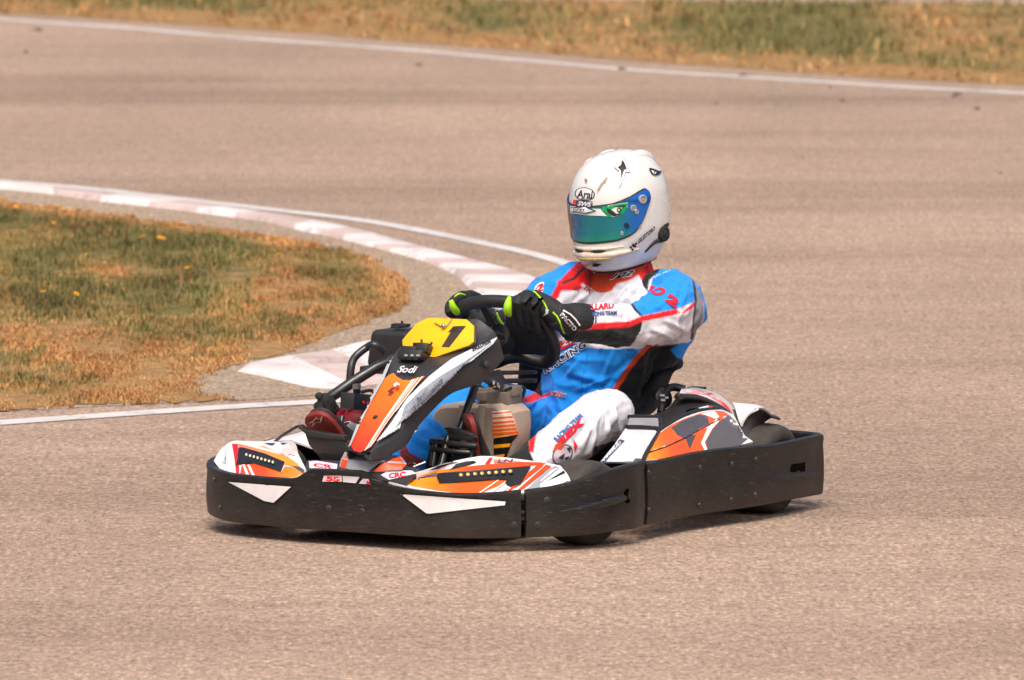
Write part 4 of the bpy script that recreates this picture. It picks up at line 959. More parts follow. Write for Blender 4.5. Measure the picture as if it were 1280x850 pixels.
st.circ(866, 514, 9, (.004, .004, .004, 1), ry=3.4, ang=-.12); st.done()
mb = MB(); mb.tube([KY(857, 516, .5), KY(866, 518, .52), KY(877, 513, .5), KY(868, 510, .46), KY(858, 512, .46)], .005, 8, closed=True); mb.build('cup_ring', M['frame'], rc_)
ar = [[KY(849, 493, .44), KY(866, 494, .45), KY(884, 500, .455), KY(900, 509, .46), KY(912, 519, .47), KY(918, 535, .50), KY(924, 553, .53)],
      [KY(851, 488, .41), KY(868, 488, .42), KY(888, 494, .43), KY(904, 502.5, .44), KY(915, 514, .46), KY(921, 532, .49), KY(928, 552, .53)],
      [KY(853, 486.5, .33), KY(870, 485.5, .33), KY(892, 491.5, .34), KY(907, 501, .35), KY(917, 512, .37), KY(924, 530, .41), KY(930, 551, .47)],
      [KY(856, 492, .24), KY(873, 491, .24), KY(893, 495, .25), KY(907, 505, .26), KY(917, 518, .28), KY(924, 534, .33), KY(930, 553, .40)]]
arch = panel('pod_arch', ar, 40, 4, M['white_plastic'], angle=50)
st = Sticker(arch)
st.poly([(854, 488.5), (872, 486.5), (890, 492), (903, 500), (913, 511), (916, 519), (906, 513), (892, 503), (876, 495.5), (858, 492)], grad((855, 488), rgb(243, 170, 170), (915, 516), rgb(244, 130, 105)))
st.poly([(872, 493), (884, 495), (897, 503), (907, 511), (903, 511), (890, 503)], rgb(250, 240, 238)); st.poly([(876, 489), (884, 489.5), (892, 494), (884, 494)], rgb(235, 75, 70)); st.poly([(900, 500), (908, 507), (913, 514), (905, 508)], rgb(225, 70, 60)); st.poly([(854, 488), (862, 487), (866, 490), (858, 491)], WHITE)
st.circ(883, 489.2, 9.5, rgb(120, 52, 30), ry=2.6, ang=.25)
st.done()
mb = MB(); mb.tube([p+V((.0, .006, -.006)) for p in ar[0]], .010, 10, n=40); mb.tube([KY(917, 514, .46), KY(921, 532, .49), KY(927, 552, .54)], .009, 10); mb.build('arch_edge', M['grey_black'], arch)
mb = MB(); mb.box(KY(872, 485, .30), (.03, .05, .008)); mb.box(KY(866, 485.5, .30), (.03, .03, .010)); mb.build('arch_latch', M['matte_black'], arch, bevel=.002)
# clutter between seat and pod
mb = MB()
mb.tube([KY(826, 516, .34), KY(832, 490, .33), KY(842, 484, .33), KY(856, 487, .36)], .013, 12); mb.tube([KY(818, 522, .36), KY(838, 512, .38), KY(848, 500, .38), KY(858, 498, .40)], .009, 10); mb.tube([KY(842, 507, .42), KY(856, 503, .42), KY(880, 503, .44)], .009, 10)
mb.tube([KY(800, 528, .38), KY(826, 522, .40), KY(846, 514, .42)], .008, 10); mb.tube([KY(846, 494, .37), KY(852, 500, .39), KY(850, 508, .4)], .012, 10); mb.tube([KY(812, 532, .42), KY(838, 528, .44), KY(850, 521, .46)], .010, 10)
mb.build('engine_hose', M['black'], kart)
mb = MB(); mb.lathe([(-.02, .03), (.0, .034), (.006, .026), (.006, 0)], KY(830, 497, .33), (.3, .8, .2), 20); mb.build('hose_clamp', M['frame'], kart)
mb = MB()
for a in ((828, 494), (833, 497), (829, 500)): mb.box(KY(a[0], a[1], .345), (.008, .012, .006))
mb.build('clamp_label', M['white_plastic'], kart)
# white foot-panel in front of the pod
w1 = [KY(750, 578, .60), KY(778, 578, .62), KY(803, 577, .655)]; w2 = [KY(768, 556, .56), KY(790, 556, .58), KY(812, 558, .62)]; w3 = [KY(783, 534, .50), KY(803, 534.5, .52), KY(824, 538, .55)]
def pearl():
    k = N('pearl_white_panel'); a = k.noise(7, 4, .6)
    k.l(k.ramp(a, [(.3, (.60, .68, .76)), (.45, (.72, .80, .76)), (.6, (.66, .66, .78)), (.75, (.80, .78, .74))]), k.b.inputs['Base Color']); k.b.inputs['Roughness'].default_value = .25; k.b.inputs['Coat Weight'].default_value = .4; return k.m
M['pearl'] = pearl()
fpn = panel('foot_panel', [w1, w2, w3], 16, 5, M['pearl'])
st = Sticker(fpn); st.poly([(750, 577), (757, 566), (775, 549), (781, 551), (760, 573), (757, 577)], rgb(70, 70, 88)); st.text('WWW.KART', (757, 574), (777, 553.5), (-1.6, -2), rgb(225, 225, 235), bold=.04, cell=3)
st.done()
w5 = [[KY(784, 532, .51), KY(804, 532.5, .53), KY(823, 534, .545)], [KY(787, 522.5, .47), KY(806, 522.5, .49), KY(822, 523.5, .50)]]
panel('reflector_panel', w5, 12, 4, M['grey_panel'])
mb = MB(); mb.tube([KY(783, 534, .51), KY(803, 534.5, .53), KY(824, 537, .55)], .008, 10); mb.tube([KY(786, 521, .47), KY(806, 521, .49), KY(824, 523, .50), KY(826, 537, .55)], .007, 10)
mb.build('reflector_frame', M['black'], kart)
# rear wheel fender
f1 = [KX(925, 553, -.40), KX(924, 536, -.42), KX(927, 527, -.43), KX(934, 518, -.44), KX(946, 511, -.45), KX(955, 512, -.46), KX(964, 519, -.47)]
f2 = [KX(940, 553, -.43), KX(938, 538, -.45), KX(941, 527, -.46), KX(947, 521, -.47), KX(954, 517.5, -.475), KX(959, 517.5, -.48), KX(963.5, 521, -.48)]
f3 = [p+V((-.045, .01, -.012)) for p in f2]
panel('rear_fender', [f1, f2, f3], 30, 3, M['grey_black'], angle=40)
fw = [[KX(916, 504, -.52), KX(930, 505.5, -.53), KX(946, 507, -.55), KX(956, 511, -.56)], [KX(920, 514, -.46), KX(927, 516, -.455), KX(940, 512, -.455), KX(952, 510.5, -.47)], [KX(927, 533, -.42), KX(930, 526, -.425), KX(936, 518, -.435), KX(948, 511, -.45)]]
panel('fender_top', fw, 20, 4, M['white_plastic'])
# ================================================================== driver
drv_mats = [M['balaclava']]
def limbs(d=0.0):
    """all limb/torso tubes; d = how far the surface is shrunk"""
    mb = MB()
    def T(pts, rr, seg=20, n=14): mb.tube([V(p) for p in pts], [max(.012, r-d) for r in rr], seg, smooth=True, n=n)
    # torso: stacked ellipses (centre, half width, half depth, twist)
    secs = [((-.44, .03, .13), .165, .13, 0), ((-.45, .035, .22), .185, .15, 0), ((-.455, .05, .34), .175, .145, .0), ((-.455, .085, .45), .178, .150, -.05), ((-.45, .13, .56), .190, .150, -.12), ((-.44, .165, .645), .190, .135, -.15), ((-.435, .18, .705), .150, .105, -.15), ((-.43, .185, .75), .085, .075, -.1), ((-.425, .185, .80), .062, .062, 0)]
    rows = []; Cs = [V((*s[0], )) for s in secs]; cc = spl(Cs, 40)
    for i, c in enumerate(cc):
        # interpolate by z
        z = c.z; hw, dp, tw = lerpT([(s[0][2], s[1], s[2], s[3]) for s in secs], z)
        row = []
        for k in range(32):
            a = 2*math.pi*k/32; ca, sa = math.cos(a), math.sin(a)
            x = math.copysign(abs(ca)**.85, ca)*(dp-d); y = math.copysign(abs(sa)**.85, sa)*(hw-d)
            row.append(V((c.x+x*math.cos(tw)-y*math.sin(tw), c.y+x*math.sin(tw)+y*math.cos(tw), c.z)))
        rows.append(row)
    mb.grid(rows, cu=True, caps=True)
    # near (left) arm
    T([(-.43, .28, .680), (-.435, .355, .672), (-.40, .385, .655), (-.31, .39, .632), (-.205, .368, .612), (-.11, .322, .608), (-.02, .265, .614), (.04, .235, .618)], [.083, .082, .081, .073, .065, .063, .060, .054], n=26)
    # far (right) arm
    T([(-.40, .08, .69), (-.37, .01, .67), (-.32, -.05, .63), (-.24, -.11, .57), (-.15, -.15, .555), (-.06, -.15, .58), (.02, -.145, .605)], [.088, .088, .080, .070, .064, .056, .044], n=24)
    # near leg: hip -> knee -> ankle
    T([(-.45, .10, .19), (-.32, .155, .235), (-.20, .235, .29), (-.10, .30, .325), (-.03, .300, .322), (.07, .275, .275), (.19, .235, .215), (.30, .20, .165), (.385, .175, .135)], [.105, .090, .086, .086, .086, .082, .074, .062, .052], n=36)
    # far leg
    T([(-.45, -.05, .19), (-.32, -.09, .24), (-.20, -.115, .30), (-.08, -.125, .355), (0, -.125, .36), (.10, -.13, .32), (.22, -.135, .26), (.34, -.14, .20), (.42, -.145, .165)], [.115, .112, .10, .088, .08, .078, .072, .062, .054], n=36)
    return mb
body = limbs(.018)
body.tube([(-.425, .185, .76), (-.42, .18, .86), (-.415, .175, .91)], [.062, .06, .07], 20); body.ell((-.40, .17, .955), (.095, .078, .11), seg=24, rings=16)
person = body.build('person', drv_mats, None, angle=180, remesh=.011, smooth_it=2); person.matrix_world = K2W
tag(person, 'kart driver in white helmet and blue, white and red racing suit gripping the steering wheel', 'person')
# ---- race suit
mb = limbs(0.0)
# collar ring
mb.tube([(-.365, .175, .745), (-.375, .23, .775), (-.44, .262, .800), (-.49, .21, .815), (-.48, .13, .805), (-.42, .105, .78), (-.375, .13, .75)], .020, 12, closed=True, n=40)
# loose folds gathered at the armhole, wide panel behind the near shoulder
mb.tube([(-.49, .30, .61), (-.50, .37, .61), (-.47, .405, .63), (-.45, .42, .66)], [.05, .052, .047, .03], 14)
mb.tube([(-.50, .345, .62), (-.52, .322, .55), (-.51, .25, .47), (-.49, .18, .42)], [.050, .053, .055, .05], 16)
suit = mb.build('race_suit', M['cloth_print'], person, angle=180, remesh=.0048, smooth_it=5)
import numpy as np
def np_verts(ob):
    a = np.empty(len(ob.data.vertices)*3, np.float32); ob.data.vertices.foreach_get('co', a); return a.reshape(-1, 3).astype(float)
def np_px(P):
    R = np.array(K2W); w = P@R[:3, :3].T+R[:3, 3]; dy = w[:, 1]+CAM_D; dz = w[:, 2]-CAM_H; c, s = math.cos(CAM_P), math.sin(CAM_P); dep = dy*c-dz*s
    return W0/2+CAM_F*w[:, 0]/dep, H0/2-CAM_F*(dy*s+dz*c)/dep
def cover(px, py, poly, soft=1.3):
    n = len(px); ins = np.zeros(n, bool); d = np.full(n, 1e9); j = len(poly)-1
    for i in range(len(poly)):
        (ax, ay), (bx_, by_) = poly[j], poly[i]; vx, vy = bx_-ax, by_-ay
        cond = ((by_ > py) != (ay > py)); xx = (ax-bx_)*(py-by_)/((ay-by_) if ay != by_ else 1e-9)+bx_
        ins ^= cond & (px < xx)
        t = np.clip(((px-ax)*vx+(py-ay)*vy)/max(1e-9, vx*vx+vy*vy), 0, 1); d = np.minimum(d, np.hypot(px-ax-vx*t, py-ay-vy*t)); j = i
    return np.clip(.5+np.where(ins, d, -d)/soft, 0, 1)
def seg_d(P, a, b):
    a = np.array(a); b = np.array(b); v = b-a; t = np.clip(((P-a)@v)/(v@v), 0, 1); return np.linalg.norm(P-a-t[:, None]*v, axis=1)
ELB = (-.205, .368, .612)
bones = {'torso': [((-.44, .03, .13), (-.455, .085, .45), .17), ((-.455, .085, .45), (-.44, .17, .66), .16), ((-.44, .17, .66), (-.43, .185, .82), .08)],
         'arm': [((-.40, .40, .65), (-.205, .368, .612), .085), ((-.205, .368, .612), (.05, .235, .618), .06), ((-.44, .36, .66), (-.40, .40, .65), .10)],
         'far_arm': [((-.37, .01, .67), (-.15, -.15, .555), .08), ((-.15, -.15, .555), (.02, -.145, .605), .05)],
         'leg': [((-.40, .16, .20), (-.10, .30, .325), .10), ((-.10, .30, .325), (.385, .175, .135), .075)],
         'far_leg': [((-.40, -.06, .20), (-.08, -.125, .355), .10), ((-.08, -.125, .355), (.42, -.145, .165), .075)]}
P = np_verts(suit); names = list(bones)
dist = np.stack([np.min([seg_d(P, a, b)/r for a, b, r in bones[k]], axis=0) for k in names]); reg = dist.argmin(0)
# cloth folds
me = suit.data; nrm = np.empty(len(P)*3, np.float32); me.vertices.foreach_get('normal', nrm); nrm = nrm.reshape(-1, 3)
disp = np.zeros(len(P))
for i, p in enumerate(P):
    v = V(p); a = noise.noise(V((p[0]*9, p[1]*9, p[2]*17+3))); b = noise.noise(V((p[0]*24+p[2]*14, p[1]*22, p[2]*20-p[0]*16)))
    c_ = noise.noise(V((p[0]*5, p[1]*5, p[2]*5+11)))
    a2 = noise.noise(V((p[0]*13+p[2]*6, p[1]*13, p[2]*9-p[0]*8+20))); disp[i] = (1-abs(a)*2.6)*.0060+max(0, 1-abs(a2)*5)*.0050*(1 if c_ > 0 else .5)+(1-abs(b)*2.2)*.0026*(1 if c_ > -.1 else .4)+c_*.007-.003
    if reg[i] == 3: disp[i] *= .75
def fold(a, b, w, h, regn):
    """a raised crease running from a to b (photo pixels) on one limb"""
    global disp
    m = reg == names.index(regn); vx, vy = b[0]-a[0], b[1]-a[1]; L = math.hypot(vx, vy)
    t = ((PX-a[0])*vx+(PY-a[1])*vy)/(L*L); off = ((PX-a[0])*(-vy)+(PY-a[1])*vx)/L
    env = np.clip(1-np.abs(t-.5)*2, 0, 1)**.5
    disp = disp+np.where(m & (t > 0) & (t < 1), h*1.9*env*(np.exp(-(off/w)**2)-.6*np.exp(-((off-w*1.7)/w)**2)), 0)
PX, PY = np_px(P)
for f in [((758, 500), (778, 548), 4, .007, 'leg'), ((752, 515), (722, 560), 4, .008, 'leg'), ((770, 505), (760, 545), 3, .006, 'leg'), ((730, 500), (700, 540), 4, .004, 'leg'), ((745, 530), (735, 570), 3, .007, 'leg'),
          ((705, 465), (760, 478), 4, .005, 'torso'), ((715, 490), (770, 470), 3, .005, 'torso'), ((730, 445), (700, 480), 3, .004, 'torso'), ((766, 440), (752, 480), 3, .005, 'torso'), ((790, 450), (760, 485), 3, .004, 'torso'),
          ((745, 358), (712, 385), 3, .006, 'torso'), ((760, 366), (738, 392), 3, .006, 'torso'), ((790, 352), (762, 385), 3, .007, 'torso'), ((803, 350), (780, 378), 3, .006, 'torso'), ((708, 365), (702, 395), 3, .005, 'torso'),
          ((830, 400), (862, 415), 3, .005, 'arm'), ((812, 410), (850, 425), 3, .005, 'arm'), ((800, 372), (826, 388), 3, .004, 'arm'), ((740, 385), (780, 394), 2.5, .004, 'arm'), ((752, 412), (790, 420), 3, .004, 'arm'), ((845, 345), (820, 365), 3, .004, 'arm'), ((860, 352), (850, 385), 3, .005, 'arm'),
          ((512, 545), (545, 562), 4, .007, 'far_leg'), ((530, 520), (560, 545), 4, .006, 'far_leg'), ((550, 505), (580, 520), 4, .005, 'far_leg'), ((672, 500), (650, 515), 3, .005, 'far_leg'), ((690, 495), (665, 520), 3, .005, 'far_leg')]: fold(*f)
P2 = P+nrm*disp[:, None]; me.vertices.foreach_set('co', P2.astype(np.float32).ravel()); me.update()
P = P2; PX, PY = np_px(P)
sB = (.008, .25, .76); sW = (.66, .645, .69); sR = (.70, .008, .012); sO = (.58, .05, .010); sK = (.012, .012, .014); sG = (.24, .23, .27)
col = np.zeros((len(P), 3)); base = {'torso': sB, 'arm': sB, 'far_arm': sB, 'leg': sW, 'far_leg': sB}
for k, v in base.items(): col[reg == names.index(k)] = v
def paint(regn, poly, c, soft=1.3, cond=None):
    m = np.isin(reg, [names.index(r) for r in (regn if isinstance(regn, tuple) else (regn,))])
    if cond is not None: m &= cond
    xs = [p[0] for p in poly]; ys = [p[1] for p in poly]; m &= (PX > min(xs)-3) & (PX < max(xs)+3) & (PY > min(ys)-3) & (PY < max(ys)+3)
    if not m.any(): return
    a = cover(PX[m], PY[m], poly, soft)[:, None]; col[m] = col[m]*(1-a)+np.array(c)*a
# torso
frontm = P[:, 0] > -.50
paint('torso', [(640, 362), (700, 362), (705, 350), (900, 335), (900, 434), (640, 440)], sW)
paint('torso', [(640, 412), (700, 430), (716, 430), (745, 436), (800, 436), (900, 425), (900, 600), (640, 600)], sB)
paint('torso', [(688, 350), (702, 348), (727, 323), (760, 300), (815, 316), (840, 331), (826, 335), (814, 343), (810, 352), (803, 352), (798, 343), (790, 349), (770, 356), (762, 364), (745, 365), (735, 357), (722, 363), (700, 363), (698, 372), (690, 378), (684, 380)], sR)
paint('torso', [(733, 338), (740, 330), (760, 322), (800, 318), (822, 318), (812, 330), (800, 341), (786, 349), (770, 354), (765, 363), (755, 367), (744, 365), (737, 358), (734, 348)], sO)
paint('torso', [(701, 353), (716, 347), (729, 333), (731, 336), (718, 350), (702, 356)], sK)
paint('torso', [(726, 356), (729, 354), (737, 361), (748, 366), (765, 366), (772, 354), (782, 352), (774, 364), (768, 371), (745, 371), (732, 364)], sW)
paint('torso', [(802, 351), (806, 344), (818, 337), (833, 332), (840, 332), (822, 341), (812, 350), (809, 364), (804, 358)], sK)
paint('torso', [(826, 432), (812, 432), (798, 446), (786, 462), (772, 482), (763, 498), (758, 520), (900, 560), (900, 425)], sK)
paint('torso', [(818, 428), (809, 430), (794, 445), (782, 461), (769, 480), (760, 498), (766, 498), (775, 483), (787, 464), (800, 447), (813, 434), (824, 431)], sO)
paint('torso', [(676, 495), (690, 489), (700, 489), (706, 494), (700, 497), (688, 494), (676, 499)], sR)
paint('torso', [(838, 437), (862, 422), (868, 400), (900, 380), (900, 450), (862, 452), (846, 447)], sB)
# near arm
paint('arm', [(700, 360), (727, 386), (750, 377), (770, 375), (788, 377), (796, 386), (802, 395), (830, 389), (846, 386), (868, 377), (895, 372), (900, 470), (700, 470)], sW)
paint('arm', [(786, 378), (789, 377), (797, 387), (803, 394), (800, 395), (793, 388)], sK)
paint('arm', [(690, 409), (729, 411), (774, 409), (786, 408), (803, 401), (801, 414), (793, 427), (785, 436), (780, 450), (690, 460)], sK)
paint('arm', [(700, 405), (728, 406), (770, 402), (786, 402), (802, 395), (846, 386), (851, 392), (803, 402), (787, 409), (774, 409.5), (729, 412), (700, 412)], sR)
paint('arm', [(852, 391), (868, 377), (884, 372), (884, 376), (868, 384), (854, 392)], sR)
paint('arm', [(866, 348), (871, 358), (876, 370), (879, 384), (879, 398), (874, 411), (866, 425), (863, 424), (866, 400), (869, 375), (868, 358)], sG)
paint('arm', [(865, 347), (867, 348), (870, 360), (871, 376), (868, 400), (866, 425), (863, 424), (866, 400), (868.5, 375)], sK)
paint('arm', [(867, 346), (872, 358), (877, 370), (880, 384), (880, 398), (875, 412), (866, 426), (858, 432), (862, 440), (900, 440), (900, 340)], sB)
# far arm
paint('far_arm', [(684, 385), (700, 364), (760, 364), (760, 400), (690, 405)], sW)
paint('far_arm', [(702, 348), (727, 322), (760, 300), (770, 345), (735, 357), (722, 363), (700, 363), (698, 372), (690, 380), (684, 383), (680, 379), (690, 368), (695, 358)], sR)
paint('far_arm', [(701, 353), (716, 347), (729, 333), (731, 336), (718, 350), (702, 356)], sK)
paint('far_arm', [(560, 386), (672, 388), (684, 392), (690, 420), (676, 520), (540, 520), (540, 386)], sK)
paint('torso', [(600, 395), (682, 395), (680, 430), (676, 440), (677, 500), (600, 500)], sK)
paint('far_arm', [(682, 381), (690, 370), (696, 360), (697, 350), (702, 350), (703, 362), (696, 373), (686, 386)], sR)
seam = (.40, .39, .43)
def seamline(regn, pts, w=.9, c=seam):
    L_ = []; R2 = []
    for i, p in enumerate(pts):
        q0, q1 = pts[max(0, i-1)], pts[min(len(pts)-1, i+1)]; dx, dy = q1[0]-q0[0], q1[1]-q0[1]; l = math.hypot(dx, dy); L_.append((p[0]-dy/l*w/2, p[1]+dx/l*w/2)); R2.append((p[0]+dy/l*w/2, p[1]-dx/l*w/2))
    paint(regn, L_+R2[::-1], c, soft=1.0)
seamline('leg', [(738, 482), (752, 500), (762, 520), (765, 545)]); seamline('leg', [(728, 583), (742, 560), (760, 548), (782, 546)]); seamline('leg', [(690, 520), (712, 528), (732, 540)])
seamline('arm', [(846, 388), (852, 402), (852, 424)]); seamline('arm', [(790, 345), (806, 352), (822, 350), (845, 341)], c=(.006, .13, .42)); seamline('arm', [(788, 377), (778, 390), (775, 403)])
seamline('torso', [(700, 385), (722, 392), (745, 394)]); seamline('torso', [(686, 486), (715, 489), (745, 480), (765, 480)], c=(.006, .12, .40)); seamline('torso', [(735, 440), (730, 465), (726, 488)], c=(.006, .14, .46)); seamline('torso', [(812, 445), (800, 480), (796, 515)], c=(.04, .04, .045)); seamline('far_leg', [(530, 510), (548, 530), (556, 555)], c=(.006, .12, .40))
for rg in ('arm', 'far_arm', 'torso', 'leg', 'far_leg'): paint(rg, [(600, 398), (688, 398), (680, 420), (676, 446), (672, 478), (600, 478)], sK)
# near leg
paint('leg', [(722, 483), (712, 492), (703, 497), (694, 511), (680, 529), (671, 533), (663, 537), (661, 553), (663, 566), (668, 578), (690, 600), (540, 640), (540, 480), (690, 470)], sK)
paint('leg', [(723, 481), (712, 491.5), (702, 497), (693, 510), (679, 528), (683, 529.5), (698, 513), (707, 503), (718, 493), (727, 483)], sR)
paint('leg', [(669, 534), (663, 539), (661, 553), (662, 565), (667, 566), (669, 551), (672, 533)], sR)
paint('leg', [(755, 545), (765, 540), (790, 545), (800, 580), (750, 600), (735, 590), (742, 560)], sK, cond=P[:, 2] < .25)
paint('leg', [(676, 486), (700, 486), (722, 481), (708, 494), (690, 512), (650, 540), (640, 500)], sB, cond=P[:, 0] < -.2)
# far leg
paint('far_leg', [(690, 480), (655, 497), (651, 502), (662, 504), (676, 498), (700, 490)], sR)
paint('far_leg', [(500, 560), (503, 548), (512, 566), (530, 575), (520, 590), (500, 590)], (.25, .02, .02))
bl = np.ones((len(P), 4), np.float32); bl[:, :3] = col
ca = me.color_attributes.new('Col', 'FLOAT_COLOR', 'POINT'); ca.data.foreach_set('color', bl.ravel())
# lettering on the suit
M['cloth_decal'] = M['cloth_print']
class SuitSticker(Sticker):
    def __init__(s, ob, regn, off=.0018):
        super().__init__(ob, off, 'cloth_print'); me = ob.data; k = names.index(regn)
        ps = [list(p.vertices) for p in me.polygons]; keep = [p for p in ps if reg[p[0]] == k]
        s.bvh = BVHTree.FromPolygons([v.co.copy() for v in me.vertices], keep)
sw = WHITE; sd_ = (.02, .02, .03, 1); rd = (.60, .010, .03, 1); nb = (.02, .07, .25, 1)
stickers = []
st = SuitSticker(suit, 'arm')
st.text('GILLARD', (730, 388), (768, 385), (-1, -6.4), rd, bold=.05, shear=.2, cell=3); st.text('RACING TEAM', (735, 395), (771, 393), (-.3, -4.4), nb, bold=.05, cell=3)
st.text('IO', (806, 364.5), (829, 370), (4, -8), rd, bold=.07, shear=.25, cell=3); st.text('2', (831, 375), (845, 385), (5.5, -8), rd, bold=.08, cell=3)
st.text('alpine stars', (815, 349), (838, 339), (-1, -3), (.35, .62, .8, 1), bold=.01, cell=3)
stickers.append(st)
st = SuitSticker(suit, 'torso')
st.text('102', (762, 349.5), (791, 344), (3, -6.5), sw, bold=.10, shear=.3, cell=3); st.text('102', (763, 349), (790, 343.8), (3, -6), (.015, .015, .015, 1), bold=.04, shear=.3, cell=3)
st.text('SR', (715, 360.5), (724, 363.5), (1.5, -5), (.4, .02, .03, 1), bold=.03, shear=.4, cell=3); st.text('1K', (729, 361), (740, 368.5), (2, -5), (.4, .02, .03, 1), bold=.03, shear=.4, cell=3)
st.poly([(698, 427), (714, 423), (724, 424), (712, 433), (700, 439)], rd); st.text('ZY', (703, 433), (718, 427), (-.5, -6), sw, bold=.05, cell=3)
st.text('RACING', (681.5, 467), (734, 432.5), (-3.6, -7.4), sw, bold=.09, space=1.25, cell=3); st.text('RACING', (682, 466.5), (733.5, 432.8), (-3.2, -6.6), (.02, .02, .05, 1), bold=.035, space=1.25, cell=3)
st.text('S', (748, 435.5), (754, 434), (-.5, -4), sw, bold=.03, cell=3)
st.text('SPARK', (689, 493), (708, 497), (1, -4), sw, bold=.06, cell=3); st.text('SPARK', (689.5, 492.6), (707.5, 496.6), (1, -3.4), (.02, .02, .1, 1), bold=.02, cell=3)
st.text('MX', (700, 338), (713, 341), (1, -8), sw, bold=.03, shear=.2, cell=3); st.text('OIL', (702, 344), (712, 345), (.6, -5), sw, bold=.03, cell=3)
stickers.append(st)
st = SuitSticker(suit, 'far_arm')
st.text('2', (666, 369), (679, 363), (3, -11), sw, bold=.13, cell=3); st.text('2', (667, 368.5), (678.5, 363), (3, -10), rd, bold=.06, cell=3)
stickers.append(st)
st = SuitSticker(suit, 'leg')
st.text('RACING TEAM', (696, 552), (729, 520.5), (-4.5, -3.6), (.02, .16, .42, 1), bold=.05, cell=3)
st.text('REX', (699, 559), (733, 526), (-5.2, -5.0), rd, bold=.08, shear=.2, cell=3); st.circ(703, 568, 14.5, (.06, .05, .06, 1), ry=11, ang=-.75); st.circ(703, 568, 13, (.50, .42, .46, 1), ry=9.5, ang=-.75)
st.poly([(690, 566), (694, 556), (701, 552), (700, 557), (707, 555), (701, 563), (695, 562)], (.55, .07, .03, 1)); st.poly([(716, 549), (722, 557), (718, 566), (717, 556)], rd)
for a, b, c_ in (((698, 572), (706, 566), (704, 574)), ((705, 572), (712, 570), (708, 577)), ((708, 560), (714, 558), (712, 566))): st.poly([a, b, c_], (.05, .03, .05, 1))
stickers.append(st)
# the four sticker layers are written into the suit mesh one after another
nP = len(P)
for st in stickers: st.done()
# ---- gloves
def glove(palm, fingers, thumb, cuff, trims, name='glove'):
    mb = MB()
    for pts, rr in palm: mb.tube(pts, rr, 16, n=12)
    for pts, rr in fingers+[thumb]: mb.tube(pts, rr, 12, n=16)
    mb.tube(cuff[0], cuff[1], 20, n=12)
    g = mb.build(name, M['glove'], person, angle=180, remesh=.0026, smooth_it=2)
    for k, (pts, rr, key) in enumerate(trims):
        t = MB().tube(pts, rr, 10, n=14).build('knuckle_guard' if k == 0 else 'piping', M[key], g, angle=180)
    return g
Y = KY
# near hand: grips the ring at the upper near side, fingers folded over its front
kn = [Y(646, 374, .115), Y(656, 368, .135), Y(667, 368, .155), Y(678, 373, .175)]
wr = Y(702, 398, .235)
fingers = []
mids = [Y(636, 384, .125), Y(646, 379, .15), Y(657, 379, .17), Y(668, 384, .19)]
tips = [Y(640, 400, .10), Y(650, 401, .12), Y(661, 404, .14), Y(671, 409, .16)]
ends = [Y(650, 405, .07), Y(659, 407, .09), Y(668, 410, .11), Y(677, 414, .13)]
for k in range(4): fingers.append(([kn[k]+V((-.02, 0, 0)), kn[k], mids[k], tips[k], ends[k]], [.0135, .0150, .0140, .0130, .011]))
palm = [([wr, wr.lerp(kn[k], .5)+V((0, 0, .006)), kn[k]], [.032, .028, .018]) for k in range(4)]
thumb = ([wr.lerp(kn[3], .3)+V((-.03, -.03, -.02)), Y(688, 408, .16), Y(676, 418, .13), Y(664, 416, .10)], [.024, .021, .017, .012])
cuff = ([Y(694, 393, .225), Y(706, 398, .235), Y(718, 400, .25), Y(731, 402, .265)], [.036, .046, .055, .057])
cuff2 = cuff
g1 = glove(palm, fingers, thumb, cuff, [([Y(637, 371, .145), Y(635, 380, .145), Y(634.5, 389, .14), Y(637, 394, .13)], [.006, .013, .013, .007], 'lime')])
st = Sticker(g1)
def band(pts, w, col):
    L = []; R_ = []
    for i, p in enumerate(pts):
        a, b = pts[max(0, i-1)], pts[min(len(pts)-1, i+1)]; dx, dy = b[0]-a[0], b[1]-a[1]; l = math.hypot(dx, dy); L.append((p[0]-dy/l*w/2, p[1]+dx/l*w/2)); R_.append((p[0]+dy/l*w/2, p[1]-dx/l*w/2))
    st.poly(L+R_[::-1], col, cell=3)
band([(691, 390), (696, 395), (699.5, 401), (702, 409), (705, 416), (709, 420)], 1.9, LIME); band([(709, 420.5), (702, 422.5), (694, 423)], 1.2, LIME)
band([(662, 362), (669, 365.5), (676, 373), (681, 380), (684, 386)], 1.8, LIME); band([(648, 367), (655, 362.5), (661, 361.5)], 1.3, LIME)
band([(704, 388), (713, 393), (720, 400), (725, 407)], 1.9, WHITE)
st.text('PACTO', (700, 394), (718, 414), (3.4, -3.4), WHITE, bold=.06, cell=3); st.text('PACTO', (701, 394.4), (717.5, 412.6), (2.3, -2.3), (.02, .02, .02, 1), bold=.0, cell=3)
st.poly([(682, 386), (686, 387), (685, 392), (679, 395), (682, 391)], rgb(200, 200, 205))
# crease darkness painted in near-black between the fingers
for a in (((655, 380), (663, 371), (665, 372), (657, 382)), ((664, 386), (672, 377), (674.5, 378), (667, 388)), ((672, 374), (678, 372), (679, 374), (673, 377))): st.poly(list(a), (.002, .002, .002, 1), cell=3)
st.done()
